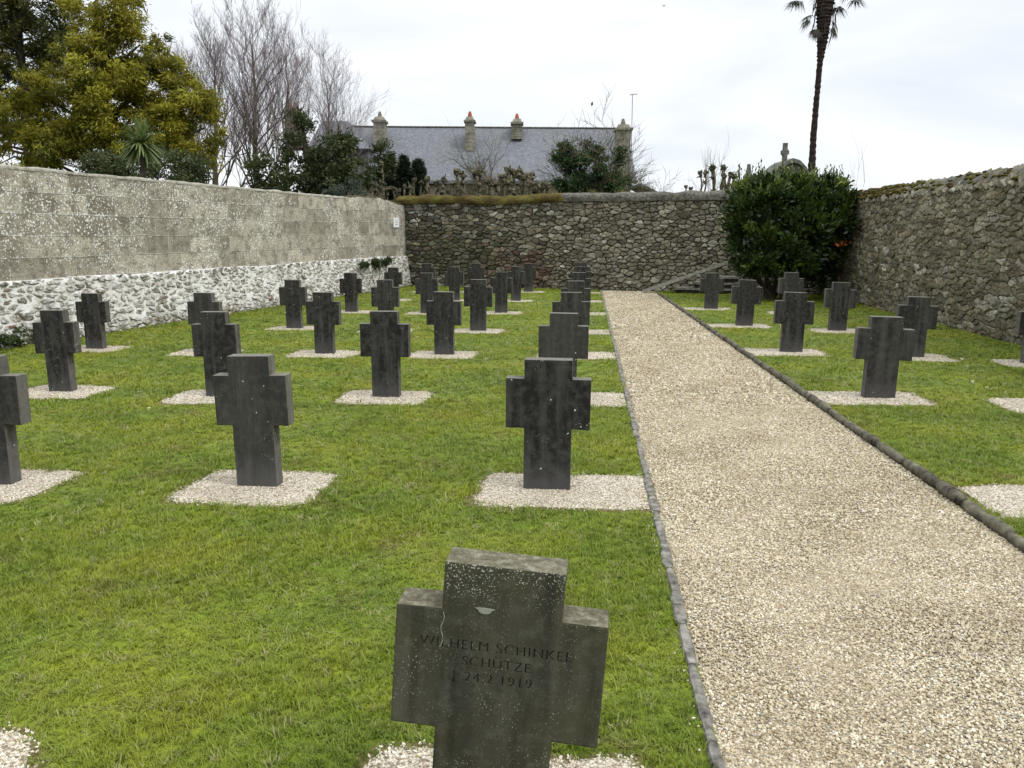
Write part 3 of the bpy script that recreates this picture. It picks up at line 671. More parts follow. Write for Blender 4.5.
def stonework(name, polys, f, mat, parent, colf, gap, depth, rs, relief=.5, tilt=1.0):
    """f(u, v, w) -> world ; w outward"""
    V = []; Fc = []; Cc = []
    for poly in polys:
        cxx = sum(p[0] for p in poly) / len(poly); cyy = sum(p[1] for p in poly) / len(poly)
        rr = sum(math.hypot(p[0] - cxx, p[1] - cyy) for p in poly) / len(poly)
        if rr < gap * 1.6: continue
        g_ = gap * rs.uniform(.7, 1.5); q = []
        for p in poly:
            d_ = math.hypot(p[0] - cxx, p[1] - cyy); s_ = max(.3, 1 - g_ / max(d_, 1e-3)); q.append((cxx + (p[0] - cxx) * s_, cyy + (p[1] - cyy) * s_))
        q2 = []
        for i in range(len(q)):
            a, b = q[i], q[(i + 1) % len(q)]
            for t_ in ((.1, .5, .9) if math.hypot(a[0] - b[0], a[1] - b[1]) > rr * .5 else (.15, .85)):
                x_, y_ = a[0] * (1 - t_) + b[0] * t_, a[1] * (1 - t_) + b[1] * t_; e_ = rr * .30
                x_ += e_ * noise.noise(Vector((x_ * 17, y_ * 17, cxx))); y_ += e_ * noise.noise(Vector((x_ * 17, y_ * 17, cyy + 7))); q2.append((x_, y_))
        n = len(q2); dp = depth * rs.uniform(.35, 1.3); tx, ty = rs.uniform(-.2, .2) * tilt, rs.uniform(-.3, .15) * tilt; b0 = len(V); col = colf(cxx, cyy, rs)
        for s_, wq in ((1.0, -.03), (.99, dp * .6), (.92, dp * .95), (.5, dp * 1.0)):
            for (x, y) in q2:
                ju = noise.noise(Vector((x * 30, y * 30, s_ * 7))) * .008
                xx = cxx + (x - cxx) * s_ + ju; yy = cyy + (y - cyy) * s_ + ju
                ww = wq + ((xx - cxx) * tx + (yy - cyy) * ty + .012 * noise.noise(Vector((x * 22, y * 22, s_ * 3))) * relief * 2 if wq > 0 else 0)
                V.append(f(xx, yy, ww)); Cc.append(col)
        V.append(f(cxx, cyy, dp)); Cc.append(col)
        for r_ in range(3):
            for k_ in range(n): Fc.append((b0 + r_ * n + k_, b0 + r_ * n + (k_ + 1) % n, b0 + (r_ + 1) * n + (k_ + 1) % n, b0 + (r_ + 1) * n + k_))
        for k_ in range(n): Fc.append((b0 + 3 * n + k_, b0 + 3 * n + (k_ + 1) % n, b0 + 4 * n))
    me = bpy.data.meshes.new(name); me.from_pydata(V, [], Fc); a = me.color_attributes.new('Col', 'FLOAT_COLOR', 'POINT')
    c4 = np.ones((len(V), 4), np.float32); c4[:, :3] = np.array(Cc); a.data.foreach_set('color', c4.ravel()); me.update()
    return link(name, me, mat, parent, True)
def frame(a, b, flip=False):
    a = Vector(a); b = Vector(b); L_ = (b - a).length; u = (b - a) / L_; n = Vector((u.y, -u.x, 0))
    if flip: n = -n
    return a, u, n, L_
def core(name, a, u, n, L_, h, th, mat, parent, u0=0, z0=-.3, set_=0):
    """slab behind the face, sampled so that its front is uneven"""
    mb = MB(); nu = max(2, int(L_ / .12)); nz = max(2, int((h - z0) / .12)); 
    for i in range(nu + 1):
        for k in range(nz + 1):
            uu = u0 + (L_ - u0) * i / nu; zz_ = z0 + (h - z0) * k / nz; ww = .012 * noise.noise(Vector((uu * 4, zz_ * 4, 3))) + set_
            mb.v.append(tuple(a + u * uu + n * ww + Vector((0, 0, zz_)))); mb.c.append((1, 1, 1))
    for i in range(nu):
        for k in range(nz):
            q = i * (nz + 1) + k; mb.f.append((q, q + nz + 1, q + nz + 2, q + 1)); mb.m.append(0)
    b0 = a + u * u0 - n * .02; b1 = a + u * L_ - n * .02; b2 = a + u * L_ - n * th; b3 = a + u * u0 - n * th
    vs = [b + Vector((0, 0, z)) for z in (z0, h - .01) for b in (b0, b1, b2, b3)]
    mb.add(vs, [(3, 2, 1, 0), (4, 5, 6, 7), (0, 1, 5, 4), (1, 2, 6, 5), (2, 3, 7, 6), (3, 0, 4, 7)])
    return mb.build(name, mat, parent)
def mixc(a, b, t): return tuple(x * (1 - t) + y * t for x, y in zip(a, b))
def ridge(name, a, u, n, L_, z, prof, mat, parent, amp=.03, fr=3, u0=0, hf=None, step=.1):
    """uneven strip lofted along the wall top; prof = [(w, dz)...]"""
    V = []; Fc = []; nu = int((L_ - u0) / step); k = len(prof)
    for i in range(nu + 1):
        uu = u0 + (L_ - u0) * i / nu
        for j_, (w_, dz) in enumerate(prof):
            q = Vector((uu * fr, w_ * fr * 3, dz * 5)); e = noise.noise(q) * amp; e2 = noise.noise(q + Vector((5, 9, 2))) * amp
            V.append(a + u * uu + n * (w_ + e2) + Vector((0, 0, z + dz + (e if 0 < j_ < k - 1 else e * .4) + (hf(uu) if hf else 0))))
    for i in range(nu):
        for j_ in range(k - 1): q = i * k + j_; Fc.append((q, q + k, q + k + 1, q + 1))
    e = nu * k; 
    me = bpy.data.meshes.new(name); me.from_pydata(V, [], Fc + [tuple(range(k)), tuple(range(e, e + k))[::-1]]); me.update(); return link(name, me, mat, parent, True)

# back wall
rs = random.Random(3)
a, u, n, L_ = frame(BW0 + (BW0 - BW1).normalized() * .3, CORNER + (BW1 - BW0).normalized() * .4)
bw = empty('stone_wall', a, 'grey rubble stone wall across the back of the yard, mossy coping, behind the crosses', 'wall')
core('wall_core', a, u, n, L_, WALLH, .5, M['mortar'], bw)
def cb_(x, y, rs):
    wp = a + u * x; t = rs.random()
    c = [(.21, .19, .145), (.31, .285, .22), (.12, .105, .078), (.18, .15, .10), (.46, .44, .375), (.26, .225, .15)][rs.choice([0, 0, 1, 1, 2, 3, 4, 5, 3])]
    s_ = (x - 0) / L_
    rd = max(0, 1 - ((wp.x - .7) / 2.1) ** 2) * max(0, 1 - (max(y - .55, 0) / .9) ** 2)
    if rs.random() < rd * .75: c = mixc(c, (.13, .065, .05), .7)
    gn = max(0, 1 - ((wp.x + 1.6) / 1.6) ** 2) * max(0, 1 - ((y - .9) / .9) ** 2)
    if rs.random() < gn * .8: c = mixc(c, (.07, .095, .03), .6)
    if wp.x < -.8 and rs.random() < .5: c = mixc(c, (.05, .045, .035), .55)
    if wp.x > 1.2: c = mixc(c, (.34, .315, .235), .45)
    if wp.x < -1.5 and y > 2.2 and rs.random() < .25: c = (.5, .5, .47)
    k = rs.uniform(.55, 1.3); return tuple(q * k for q in c)
P1 = [p for p in cells(L_, WALLH - .02, .18, .092, .40, .36, rs)]
stonework('stonework', P1, lambda x, y, w_: a + u * x + n * w_ + Vector((0, 0, y)), M['stone'], bw, cb_, .010, .045, rs)
ridge('coping', a, u, n, L_, WALLH, [(.09, -.03), (.10, .09), (.05, .17), (-.15, .23), (-.4, .21), (-.58, .12), (-.6, -.04)], M['coping'], bw, .05, 2.2, 5.2, step=.06)
ridge('moss', a, u, n, 5.6, WALLH, [(.10, .0), (.125, .10), (.06, .20), (-.15, .26), (-.42, .24), (-.6, .13), (-.62, -.04)], M['moss'], bw, .07, 2.6, 0, hf=lambda q: -.045 + .03 * math.sin(q * 1.3), step=.05)
Ba, Bu, Bn = a, u, n

# right wall
a2, u2, n2, L2 = frame(CORNER, Vector((rw(2.0), 2.0, 0)))
rwo = empty('stone_wall', a2, 'brown rubble stone wall along the right side, leaning slabs on top, beside the laurel bush', 'wall')
RH = WALLH - .07
core('wall_core', a2, u2, n2, L2, RH - .12, .5, M['mortar_brown'], rwo)
def cr_(x, y, rs):
    c = [(.27, .24, .165), (.36, .325, .235), (.15, .13, .09), (.29, .24, .15), (.50, .47, .39), (.22, .21, .13)][rs.choice([0, 0, 1, 1, 2, 3, 4, 5, 5])]
    if rs.random() < .03: c = (.14, .095, .07)
    c = mixc(c, (.25, .225, .16), .28)
    if y < .8 and rs.random() < .5: c = mixc(c, (.11, .10, .06), .5)
    k = rs.uniform(.65, 1.25); return tuple(q * k for q in c)
P2 = cells(L2, RH - .10, .21, .084, .42, .36, rs)
stonework('stonework', P2, lambda x, y, w_: a2 + u2 * x + n2 * w_ + Vector((0, 0, y)), M['stone'], rwo, cr_, .007, .024, rs, .9, .5)
# leaning coping slabs
mb = MB(); uu = 0.0
while uu < L2:
    for lay in range(3):
        c = cr_(0, 2, rs); mb.col = tuple(q * (1.05 if lay else .9) for q in c)
        wq = -.005 - .10 * lay + rs.uniform(-.02, .015); zz_ = RH - .10 + .085 * lay + rs.uniform(-.015, .015)
        Mx = Matrix((u2, n2, (0, 0, 1))).transposed() @ Matrix.Rotation(R(rs.uniform(18, 55)), 3, 'Y') @ Matrix.Rotation(R(-42 + rs.uniform(-9, 9)), 3, 'X')
        b0 = len(mb.v); mb.box(a2 + u2 * (uu + rs.uniform(-.03, .03)) + n2 * wq + Vector((0, 0, zz_)), (rs.uniform(.10, .22), rs.uniform(.09, .16), rs.uniform(.018, .04)), Mx)
        mb.v[b0:] = [tuple(q + rs.uniform(-.012, .012) for q in p_) for p_ in mb.v[b0:]]
    uu += rs.uniform(.06, .13)
mb.build('coping', M['stone'], rwo, col=True)
ridge('coping_bed', a2, u2, n2, L2, RH - .14, [(.01, -.02), (-.02, .10), (-.14, .24), (-.3, .30), (-.45, .24), (-.5, -.02)], M['coping'], rwo, .03, 3)
mb = MB(); mb_r = random.Random(5)
for k in range(420):
    uq = abs(mb_r.gauss(2.6, 1.8)) if k < 380 else mb_r.uniform(4, 11); lay = mb_r.uniform(0, 1)
    mb.blob(a2 + u2 * uq + n2 * (.04 - .25 * lay) + Vector((0, 0, RH - .07 + .22 * lay)), (mb_r.uniform(.03, .085), mb_r.uniform(.03, .08), mb_r.uniform(.015, .045)), k, .6, 7, 5, 2.5)
mb.build('moss', M['moss'], rwo, smooth=True)

# left wall : limewashed rubble foot, rendered block upper part
a3, u3, n3, L3 = frame(Vector((lw(1.0), 1.0, 0)), LW1)
lwo = empty('boundary_wall', a3, 'pale lichened block wall with limewashed rubble foot along the left side', 'wall')
FH = 1.0; bat = lambda z: .12 * max(0, 1 - z / FH) ** 1.4 + .05
fhf = lambda x: .96 + .05 * noise.noise(Vector((x * .5, 1, 0)))
mb = MB(); nu = int(L3 / .1); nz = 12
for i in range(nu + 1):
    for k in range(nz + 2):
        x = L3 * i / nu; hh = fhf(x); z = -.2 + (hh + .2) * min(k, nz) / nz
        ww = (bat(z) + .02 * noise.noise(Vector((x * 5, z * 6, 1)))) if k <= nz else -.1
        mb.v.append(tuple(a3 + u3 * x + n3 * ww + Vector((0, 0, z)))); mb.c.append((1, 1, 1))
for i in range(nu):
    for k in range(nz + 1): q = i * (nz + 2) + k; mb.f.append((q, q + nz + 2, q + nz + 3, q + 1)); mb.m.append(0)
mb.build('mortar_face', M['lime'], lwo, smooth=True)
def cl_(x, y, rs):
    c = [(.30, .28, .225), (.37, .35, .29), (.19, .175, .135), (.25, .20, .145), (.43, .41, .355)][rs.choice([0, 0, 1, 2, 3, 4])]
    if rs.random() < .04: c = (.20, .085, .05)
    if y < .14: c = mixc(c, (.24, .20, .13), .7)
    elif rs.random() < .25: c = (.52, .50, .46)
    k = rs.uniform(.75, 1.15); return tuple(q * k for q in c)
P3 = [p for p in cells(L3, .98, .195, .074, .46, .30, rs)]
stonework('stonework', P3, lambda x, y, w_: a3 + u3 * x + n3 * (w_ + bat(y)) + Vector((0, 0, y * fhf(x) / .98)), M['stone_lw'], lwo, cl_, .024, .016, rs)
LWH = 2.60
V = []; Fc = []; UVs = []; nu = int(L3 / .15); zs = list(np.linspace(.9, LWH, 14))
def topf(x):  # uneven top near the corner, where the cement has crumbled
    t = max(0, (x - (L3 - 4.2)) / 4.2); return -.0 + (.05 * noise.noise(Vector((x * 2.2, 0, 3))) - .10 * max(0, t - .55) / .45 + .08 * math.sin(t * 3.14)) * (t > 0)
k = len(zs) + 3
for i in range(nu + 1):
    x = L3 * i / nu
    for z in zs:
        z2 = z + topf(x) * (z - .9) / (LWH - .9); V.append(a3 + u3 * x + n3 * .012 * noise.noise(Vector((x * 1.5, z * 1.5, 6))) + Vector((0, 0, z2))); UVs.append((x, z))
    for wq, z in ((-.06, LWH + .03), (-.38, LWH + .03), (-.40, .5)): V.append(a3 + u3 * x + n3 * wq + Vector((0, 0, z + topf(x)))); UVs.append((x, LWH - wq if z > 1 else 5))
for i in range(nu):
    for j_ in range(k - 1): q = i * k + j_; Fc.append((q, q + k, q + k + 1, q + 1))
e = nu * k; Fc += [tuple(range(e, e + k))[::-1]]
me = bpy.data.meshes.new('rendered_face'); me.from_pydata(V, [], Fc); uvl = me.uv_layers.new(name='wu')
for lp in me.loops: uvl.data[lp.index].uv = UVs[lp.vertex_index]
me.update(); link('rendered_face', me, M['render'], lwo)
ridge('coping', a3, u3, n3, L3 - 4.0, LWH + .02, [(.006, -.03), (.012, .01), (-.05, .03), (-.38, .03), (-.42, -.03)], M['coping_pale'], lwo, .022, 4)
# dead ivy stems over the crumbled top near the corner
mb = MB(); r4 = random.Random(9)
for k in range(150):
    x = L3 - r4.uniform(.3, 4.3); z = LWH + topf(x) + .05; p = a3 + u3 * x + n3 * (-.05) + Vector((0, 0, z)); pts = [p + n3 * (-.12), p]
    for s_ in range(4): p = p + n3 * (.03 if s_ == 0 else r4.uniform(-.004, .006)) + u3 * r4.uniform(-.08, .08) + Vector((0, 0, r4.uniform(-.09, .02))); pts.append(p)
    mb.tube(pts, [.010, .010, .009, .007, .005, .003], 4, False)
mb.build('dead_ivy', M['twig_brown'], lwo)
# white notice plate
t = P(397, 222.5, 26.4); sx0 = (Vector((t.x, t.y, 0)) - a3).dot(u3); pz = t.z
sg = empty('notice_plate', a3 + u3 * sx0 + n3 * .02 + Vector((0, 0, pz)), 'small white notice plate high on the pale wall near the corner', 'sign')
mb = MB(); Mx = Matrix((u3, n3, (0, 0, 1))).transposed(); mb.box(sg.location, (.42, .02, .30), Mx); mb.build('plate', M['white'], sg)
mb = MB()
for k, (wl, dz) in enumerate(((.14, .07), (.22, .0), (.18, -.06))): mb.box(sg.location + n3 * .012 + Vector((0, 0, dz)), (wl, .004, .02), Mx)
mb.build('faded_print', M['signink'], sg)

# ------------------------------------------------------------ foliage helpers
def leafmesh(name, ctr, outw, size, asp, mat, parent, tone, droop=0, flat=.5, jit=.8, smooth=False, fold=True):
    n = len(ctr); d = outw + rng.normal(0, jit, (n, 3)); d[:, 2] -= droop; d /= np.linalg.norm(d, axis=1)[:, None] + 1e-9
    r_ = rng.normal(0, 1, (n, 3)); r_[:, 2] += flat * 0; s_ = np.cross(d, r_); s_ /= np.linalg.norm(s_, axis=1)[:, None] + 1e-9
    sz = size * rng.uniform(.6, 1.35, n)[:, None]; wd = sz * asp; nn = np.cross(d, s_)
    b = ctr - d * sz * .5; mid = ctr + nn * wd * .25
    V = np.stack([b, mid + s_ * wd * .5, ctr + d * sz * .5 - nn * wd * .1, mid - s_ * wd * .5], 1).reshape(-1, 3)
    Fc = np.arange(n * 4).reshape(-1, 4); col = np.repeat(np.clip(tone, 0, 1), 4)[:, None] * np.ones((1, 3))
    return link(name, arr_mesh(name, V, Fc, col), mat, parent, smooth)
def cloud(ell, nper, sub=14, subr=.22, shell=.75, seed=0, dens_pow=2.0):
    """ell: list of (centre, radii). Leaves sit in sub clumps in the outer part of every ellipsoid -> centres, outward, tone"""
    Cn = []; On = []; Tn = []
    for c_, r_ in ell:
        c_ = np.array(c_, float); r_ = np.array(r_, float)
        vol = float(np.prod(r_)) ** (2 / 3); ns = max(3, int(sub * vol / 1.0)); dirs = rng.normal(0, 1, (ns, 3)); dirs /= np.linalg.norm(dirs, axis=1)[:, None]
        rad = rng.uniform(shell ** 2, 1, ns) ** .5; sc_ = c_ + dirs * rad[:, None] * r_
        sr = subr * rng.uniform(.6, 1.5, ns); st_ = rng.normal(.5, .17, ns)
        for q in range(ns):
            m_ = max(4, int(nper * (sr[q] / subr) ** 2)); o_ = rng.normal(0, .5, (m_, 3)) * sr[q] * np.array([1, 1, .75])
            Cn.append(sc_[q] + o_); d_ = dirs[q] + o_ / sr[q] * .8; On.append(d_); Tn.append(st_[q] + rng.normal(0, .12, m_) + .10 * o_[:, 2] / sr[q])
    return np.concatenate(Cn), np.concatenate(On), np.concatenate(Tn)
def pxell(px, py, Y, rx, ry, rd):
    p = P(px, py, Y); k = F / (Y * cT); return (tuple(p), (rx / k, rd, ry / k))
def grow(mb, p, d, ln, r, lev, rs, par, twl):
    """recursive bare branching. par: children, spread, up, shrink"""
    nseg = 4 if lev > 1 else 3; pts = [p.copy()]; rad = [r]
    q = p.copy(); dd = d.copy()
    for i in range(nseg):
        dd = (dd + Vector((rs.gauss(0, 1), rs.gauss(0, 1), rs.gauss(0, 1))) * par['wig'] + Vector((0, 0, par['up'])) * .12).normalized()
        q = q + dd * ln / nseg; pts.append(q.copy()); rad.append(r * (1 - .45 * (i + 1) / nseg) if lev > 0 else r * (1 - .8 * (i + 1) / nseg))
    tgt = mb if lev > par.get('split', 1) else twl
    tgt.tube(pts, rad, 6 if lev > 2 else (4 if lev > 1 else 3), False)
    if lev == 0: return
    nc = par['n'][lev]
    for c_ in range(nc):
        t = rs.uniform(.3, 1.0) if c_ else 1.0; i = min(int(t * nseg), nseg - 1); fr = t * nseg - i; st = pts[i].lerp(pts[i + 1], fr)
        ax = Vector((rs.gauss(0, 1), rs.gauss(0, 1), rs.gauss(0, .6))).normalized(); nd = (dd + ax * par['spread'] * rs.uniform(.5, 1.3)); nd.z += par['up'] * .35; nd.normalize()
        rr = r * (1 - .45 * t) * (.62 if c_ else .8)
        grow(mb, st, nd, ln * rs.uniform(.6, .9) * par.get('shr', .85), max(rr, par['rmin']), lev - 1, rs, par, twl)
def bare_tree(name, base, h, r, label, cat, seed, par, lev=5, mats=('bark_birch', 'twig'), lean=(0, 0), group=None, first=.32):
    rs_ = random.Random(seed); t = empty(name, base, label, cat, group); mb = MB(); tw = MB(); base = Vector(base)
    grow(mb, base - Vector((0, 0, .3)), Vector((lean[0], lean[1], 1)).normalized(), h * first, r, lev, rs_, par, tw)
    mb.build('trunk', M[mats[0]], t, True); tw.build('crown', M[mats[1]], t); return t

# ------------------------------------------------------------ trees behind the left wall
t = empty('golden_cypress', (P(110, 200, 24).x, 24, 0), 'big golden olive conifer behind the left wall, crown cut by the frame top', 'tree')
el = []
for px, py, rx, ry, Y in ((112, 20, 24, 34, 24), (140, 45, 30, 36, 24.4), (100, 62, 40, 42, 23.6), (150, 82, 32, 34, 24), (186, 110, 30, 30, 24), (110, 108, 50, 34, 23.3), (165, 125, 38, 30, 23.6),
                          (205, 128, 16, 34, 24), (60, 140, 42, 26, 23), (30, 150, 42, 26, 22.8), (120, 140, 42, 22, 23), (75, 96, 40, 28, 23.2), (18, 118, 34, 26, 23), (195, 150, 18, 14, 23.6), (120, -10, 14, 24, 24.2), (88, 30, 20, 36, 24.6), (115, 75, 34, 26, 24.4), (88, 125, 34, 22, 24), (150, 140, 34, 18, 23.4), (130, 100, 30, 30, 24.6), (20, 85, 30, 20, 23), (50, 120, 30, 24, 24), (165, 60, 14, 20, 24.2), (90, 150, 50, 16, 23.4), (205, 100, 14, 16, 24), (185, 80, 14, 18, 24.2)):
    el.append(pxell(px, py, Y, rx, ry, .9))
c_, o_, tn = cloud(el, 170, 28, .22, .4); o_[:, 2] *= .3
leafmesh('crown', c_, o_, .135, .24, M['f_gold'], t, tn, droop=.75)
mb = MB(); bx = P(110, 200, 24).x
mb.tube([(bx, 24, -.3), (bx + .1, 24, 3), (bx - .05, 24.1, 6), (bx + .1, 24.1, 9)], [.20, .15, .09, .03], 8)
for c0, r0 in el:
    z0 = max(2.5, c0[2] - 1.2); mb.tube([(bx, 24, z0), ((bx + c0[0]) / 2, (24 + c0[1]) / 2, (z0 + c0[2]) / 2 + .1), c0], [.07, .045, .02], 5, False)
mb.build('trunk', M['bark_dark'], t, True)
t = empty('dark_conifer', (P(30, 200, 26).x, 26, 0), 'tall deep green conifer at the far left, sky showing through its dark limbs', 'tree')
el = [pxell(px, py, Y, rx, ry, .9) for px, py, rx, ry, Y in ((30, 10, 34, 30, 26), (8, 25, 26, 34, 26), (58, 10, 18, 40, 25.6), (20, 55, 38, 22, 26), (-15, 60, 30, 30, 26), (-10, 100, 30, 30, 26), (35, 105, 36, 18, 26.2), (62, 60, 16, 30, 26.3), (30, -25, 22, 22, 26), (-5, 5, 30, 30, 26.4), (25, 80, 34, 22, 26), (10, 130, 30, 22, 26), (50, 35, 24, 24, 26.4))]
c_, o_, tn = cloud(el, 150, 22, .24, .4); leafmesh('crown', c_, o_, .14, .26, M['f_deep'], t, tn + .05, droop=.7)
mb = MB(); bx = P(34, 200, 26).x; mb.tube([(bx, 26, -.3), (bx, 26, 4), (bx + .05, 26, 8), (bx, 26, 11)], [.22, .17, .10, .03], 8); r4 = random.Random(4)
for k in range(46):
    z = r4.uniform(2.6, 9.5); an = r4.uniform(0, 6.28); ln = 2.6 * (1 - z / 13) * r4.uniform(.6, 1.1)
    mb.tube([(bx, 26, z), (bx + math.cos(an) * ln * .5, 26 + math.sin(an) * ln * .5, z + .15), (bx + math.cos(an) * ln, 26 + math.sin(an) * ln, z - .05)], [.05, .03, .012], 4, False)
mb.build('trunk', M['bark_dark'], t, True)
# scrubby evergreen under the cordyline
t = empty('evergreen_shrub', (P(140, 200, 18).x, 18, 0), 'dull green bush below the spiky plant, just over the left wall', 'bush')
el = [pxell(px, py, Y, rx, ry, .7) for px, py, rx, ry, Y in ((110, 190, 30, 12, 18), (150, 190, 30, 12, 18), (190, 188, 22, 14, 18.4), (80, 186, 24, 12, 18), (120, 160, 20, 12, 18.3), (170, 160, 22, 12, 18.5), (195, 172, 14, 14, 18.6), (130, 180, 30, 14, 18), (100, 166, 26, 14, 18), (140, 172, 30, 16, 18.2), (178, 168, 26, 20, 18.6), (160, 185, 40, 14, 18), (90, 178, 30, 14, 18))]
c_, o_, tn = cloud(el, 120, 44, .16, .45); leafmesh('foliage', c_, o_, .065, .45, M['f_dark'], t, tn + .05)
mb = MB()
for k in range(7):
    e_ = el[k % 5][0]; mb.tube([(t.location.x + (k - 3) * .12, 18, -.2), (e_[0], e_[1], 2.0), (e_[0] + (k - 3) * .1, e_[1], e_[2])], [.05, .035, .015], 5)
mb.build('stem', M['bark_dark'], t)
# cordyline
cp = P(141, 143, 16.6)
t = empty('cordyline', (cp.x + .05, 16.6, 0), 'spiky green rosette plant standing above the left wall before the conifer', 'tree'); mb = MB(); lf = MB(); r4 = random.Random(2)
mb.tube([(cp.x + .05, 16.6, -.2), (cp.x + .02, 16.6, 2), tuple(cp)], [.07, .06, .05], 8); mb.build('trunk', M['bark_dark'], t, True)
V = []; Fc = []; T_ = []
for k in range(260):
    an = r4.uniform(0, 6.28); el_ = R(r4.uniform(-62, 85)); ln = r4.uniform(.40, .54); d = Vector((math.cos(an) * math.cos(el_), math.sin(an) * math.cos(el_), math.sin(el_))); sd_ = d.cross(Vector((0, 0, 1))).normalized(); q = cp + d * .03; b0 = len(V); tone = r4.uniform(.2, .9)
    for s_ in range(5):
        tt = s_ / 4; w_ = .019 * math.sin(math.pi * min(tt * .8 + .18, 1)) + .001; pt = q + d * ln * tt - Vector((0, 0, .16 * tt * tt * math.cos(el_))); V += [pt - sd_ * w_, pt + sd_ * w_]; T_ += [tone, tone]
    Fc += [(b0 + 2 * s_, b0 + 2 * s_ + 1, b0 + 2 * s_ + 3, b0 + 2 * s_ + 2) for s_ in range(4)]
link('leaf_rosette', arr_mesh('leaf_rosette', np.array([tuple(v) for v in V]), Fc, np.array(T_)[:, None] * np.ones((1, 3))), M['f_cord'], t)

# bare trees
PB = dict(wig=.15, up=.62, spread=.66, n={6: 4, 5: 4, 4: 5, 3: 6, 2: 7, 1: 5}, rmin=.0045, shr=.90, split=1)
PBL = dict(wig=.16, up=.7, spread=.68, n={3: 5, 2: 5, 1: 4}, rmin=.0042, shr=.82, split=1)
def bt(px, Y, ytop, r, label, seed, wid=1.0, nlim=26):
    rs_ = random.Random(seed); b = P(px, 300, Y); h = P(px, ytop, Y).z; t = empty('bare_tree', (b.x, Y, 0), label, 'tree'); mb = MB(); tw = MB(); pts = []; rad = []; q = Vector((b.x, Y, -.2)); n = 14; dx = 0
    for i in range(n + 1):
        f_ = i / n; dx += rs_.gauss(0, .05); pts.append(Vector((b.x + dx, Y + rs_.gauss(0, .04), -.2 + (h * .93) * f_))); rad.append(r * (1 - f_) ** .9 + .012)
    mb.tube(pts, rad, 7, False)
    for k in range(nlim):
        f_ = .28 + .70 * (k + rs_.random()) / nlim; i = min(int(f_ * n), n - 1); st = pts[i].lerp(pts[i + 1], f_ * n - i); an = k * 2.4 + rs_.uniform(-.5, .5)
        tilt = R(rs_.uniform(32, 58) * (1.1 - .5 * f_)); d = Vector((math.cos(an) * math.sin(tilt), math.sin(an) * math.sin(tilt), math.cos(tilt))); ln = h * wid * (.20 * (1 - f_) + .085) * rs_.uniform(.8, 1.25)
        grow(mb, st, d, ln, max(.012, r * .34 * (1.05 - f_)), 3, rs_, PBL, tw)
    mb.build('trunk', M['bark_birch'], t, True); tw.build('crown', M['twig'], t); return t
bt(222, 30, 28, .15, 'leafless tree with purplish twigs next to the golden conifer', 21, 1.15, 30)
bt(262, 31, 10, .17, 'tall leafless tree with mossy trunk and dense upright purplish twigs', 34, 1.2, 34)
bt(198, 33, 48, .09, 'slim leafless tree half hidden by the right edge of the golden conifer', 51, 1.0, 20)
bt(290, 34, 30, .11, 'leafless tree left of the red topped chimney', 52, 1.0, 26)
bt(334, 40, 62, .12, 'smaller leafless tree behind the dark evergreen, left of the slate roof', 8, 1.3, 28)
# dark evergreen mass
t = empty('dark_evergreen', (P(312, 200, 27).x, 27, 0), 'dark bushy evergreen right of the leafless trees, in front of the house end', 'tree')
el = [pxell(px, py, Y, rx, ry, .8) for px, py, rx, ry, Y in ((303, 128, 9, 14, 27), (305, 148, 24, 18, 27), (335, 160, 24, 24, 27.2), (295, 172, 30, 22, 26.8), (325, 180, 36, 20, 26.6), (283, 186, 24, 14, 26.6), (345, 145, 12, 12, 27), (355, 172, 14, 16, 27), (264, 175, 14, 22, 27.4))]
c_, o_, tn = cloud(el, 120, 22, .26, .45); leafmesh('crown', c_, o_, .13, .4, M['f_dark'], t, tn, droop=.1)
mb = MB(); bx = t.location.x; mb.tube([(bx, 27, -.2), (bx, 27, 3), (bx - .2, 27, 5)], [.18, .14, .05], 7)
for c0, r0 in el: mb.tube([(bx, 27, max(1.5, c0[2] - 1)), c0], [.06, .02], 5, False)
mb.build('trunk', M['bark_dark'], t, True)
t = empty('grey_shrub', (P(345, 200, 25.5).x, 25.6, 0), 'small grey green shrub peeping over the wall below the dark evergreen', 'bush')
c_, o_, tn = cloud([pxell(345, 188, 25.6, 20, 9, .4), pxell(360, 192, 25.6, 14, 7, .4)], 120, 40, .14, .4); leafmesh('foliage', c_, o_, .06, .4, M['f_grey'], t, tn)
mb = MB(); mb.tube([(t.location.x, 25.6, -.1), (t.location.x, 25.6, 1.6), (t.location.x + .1, 25.6, 2.7)], [.04, .03, .015], 5); mb.build('stem', M['bark_dark'], t)
# ivy-hung dark tree before the roof end
t = empty('dark_conifer', (P(378, 200, 34).x, 34, 0), 'small dark conifer against the left end of the slate roof', 'tree')
c_, o_, tn = cloud([pxell(383, 150, 34, 9, 12, .5), pxell(378, 165, 14, 14, .6) if False else pxell(378, 166, 34, 15, 14, .6), pxell(372, 180, 34, 18, 12, .6)], 120, 26, .22, .4); leafmesh('crown', c_, o_, .13, .4, M['f_dark'], t, tn)
mb = MB(); mb.tube([(t.location.x, 34, -.1), (t.location.x, 34, 3), (t.location.x + .15, 34, 5)], [.12, .08, .03], 6); mb.build('trunk', M['bark_dark'], t)
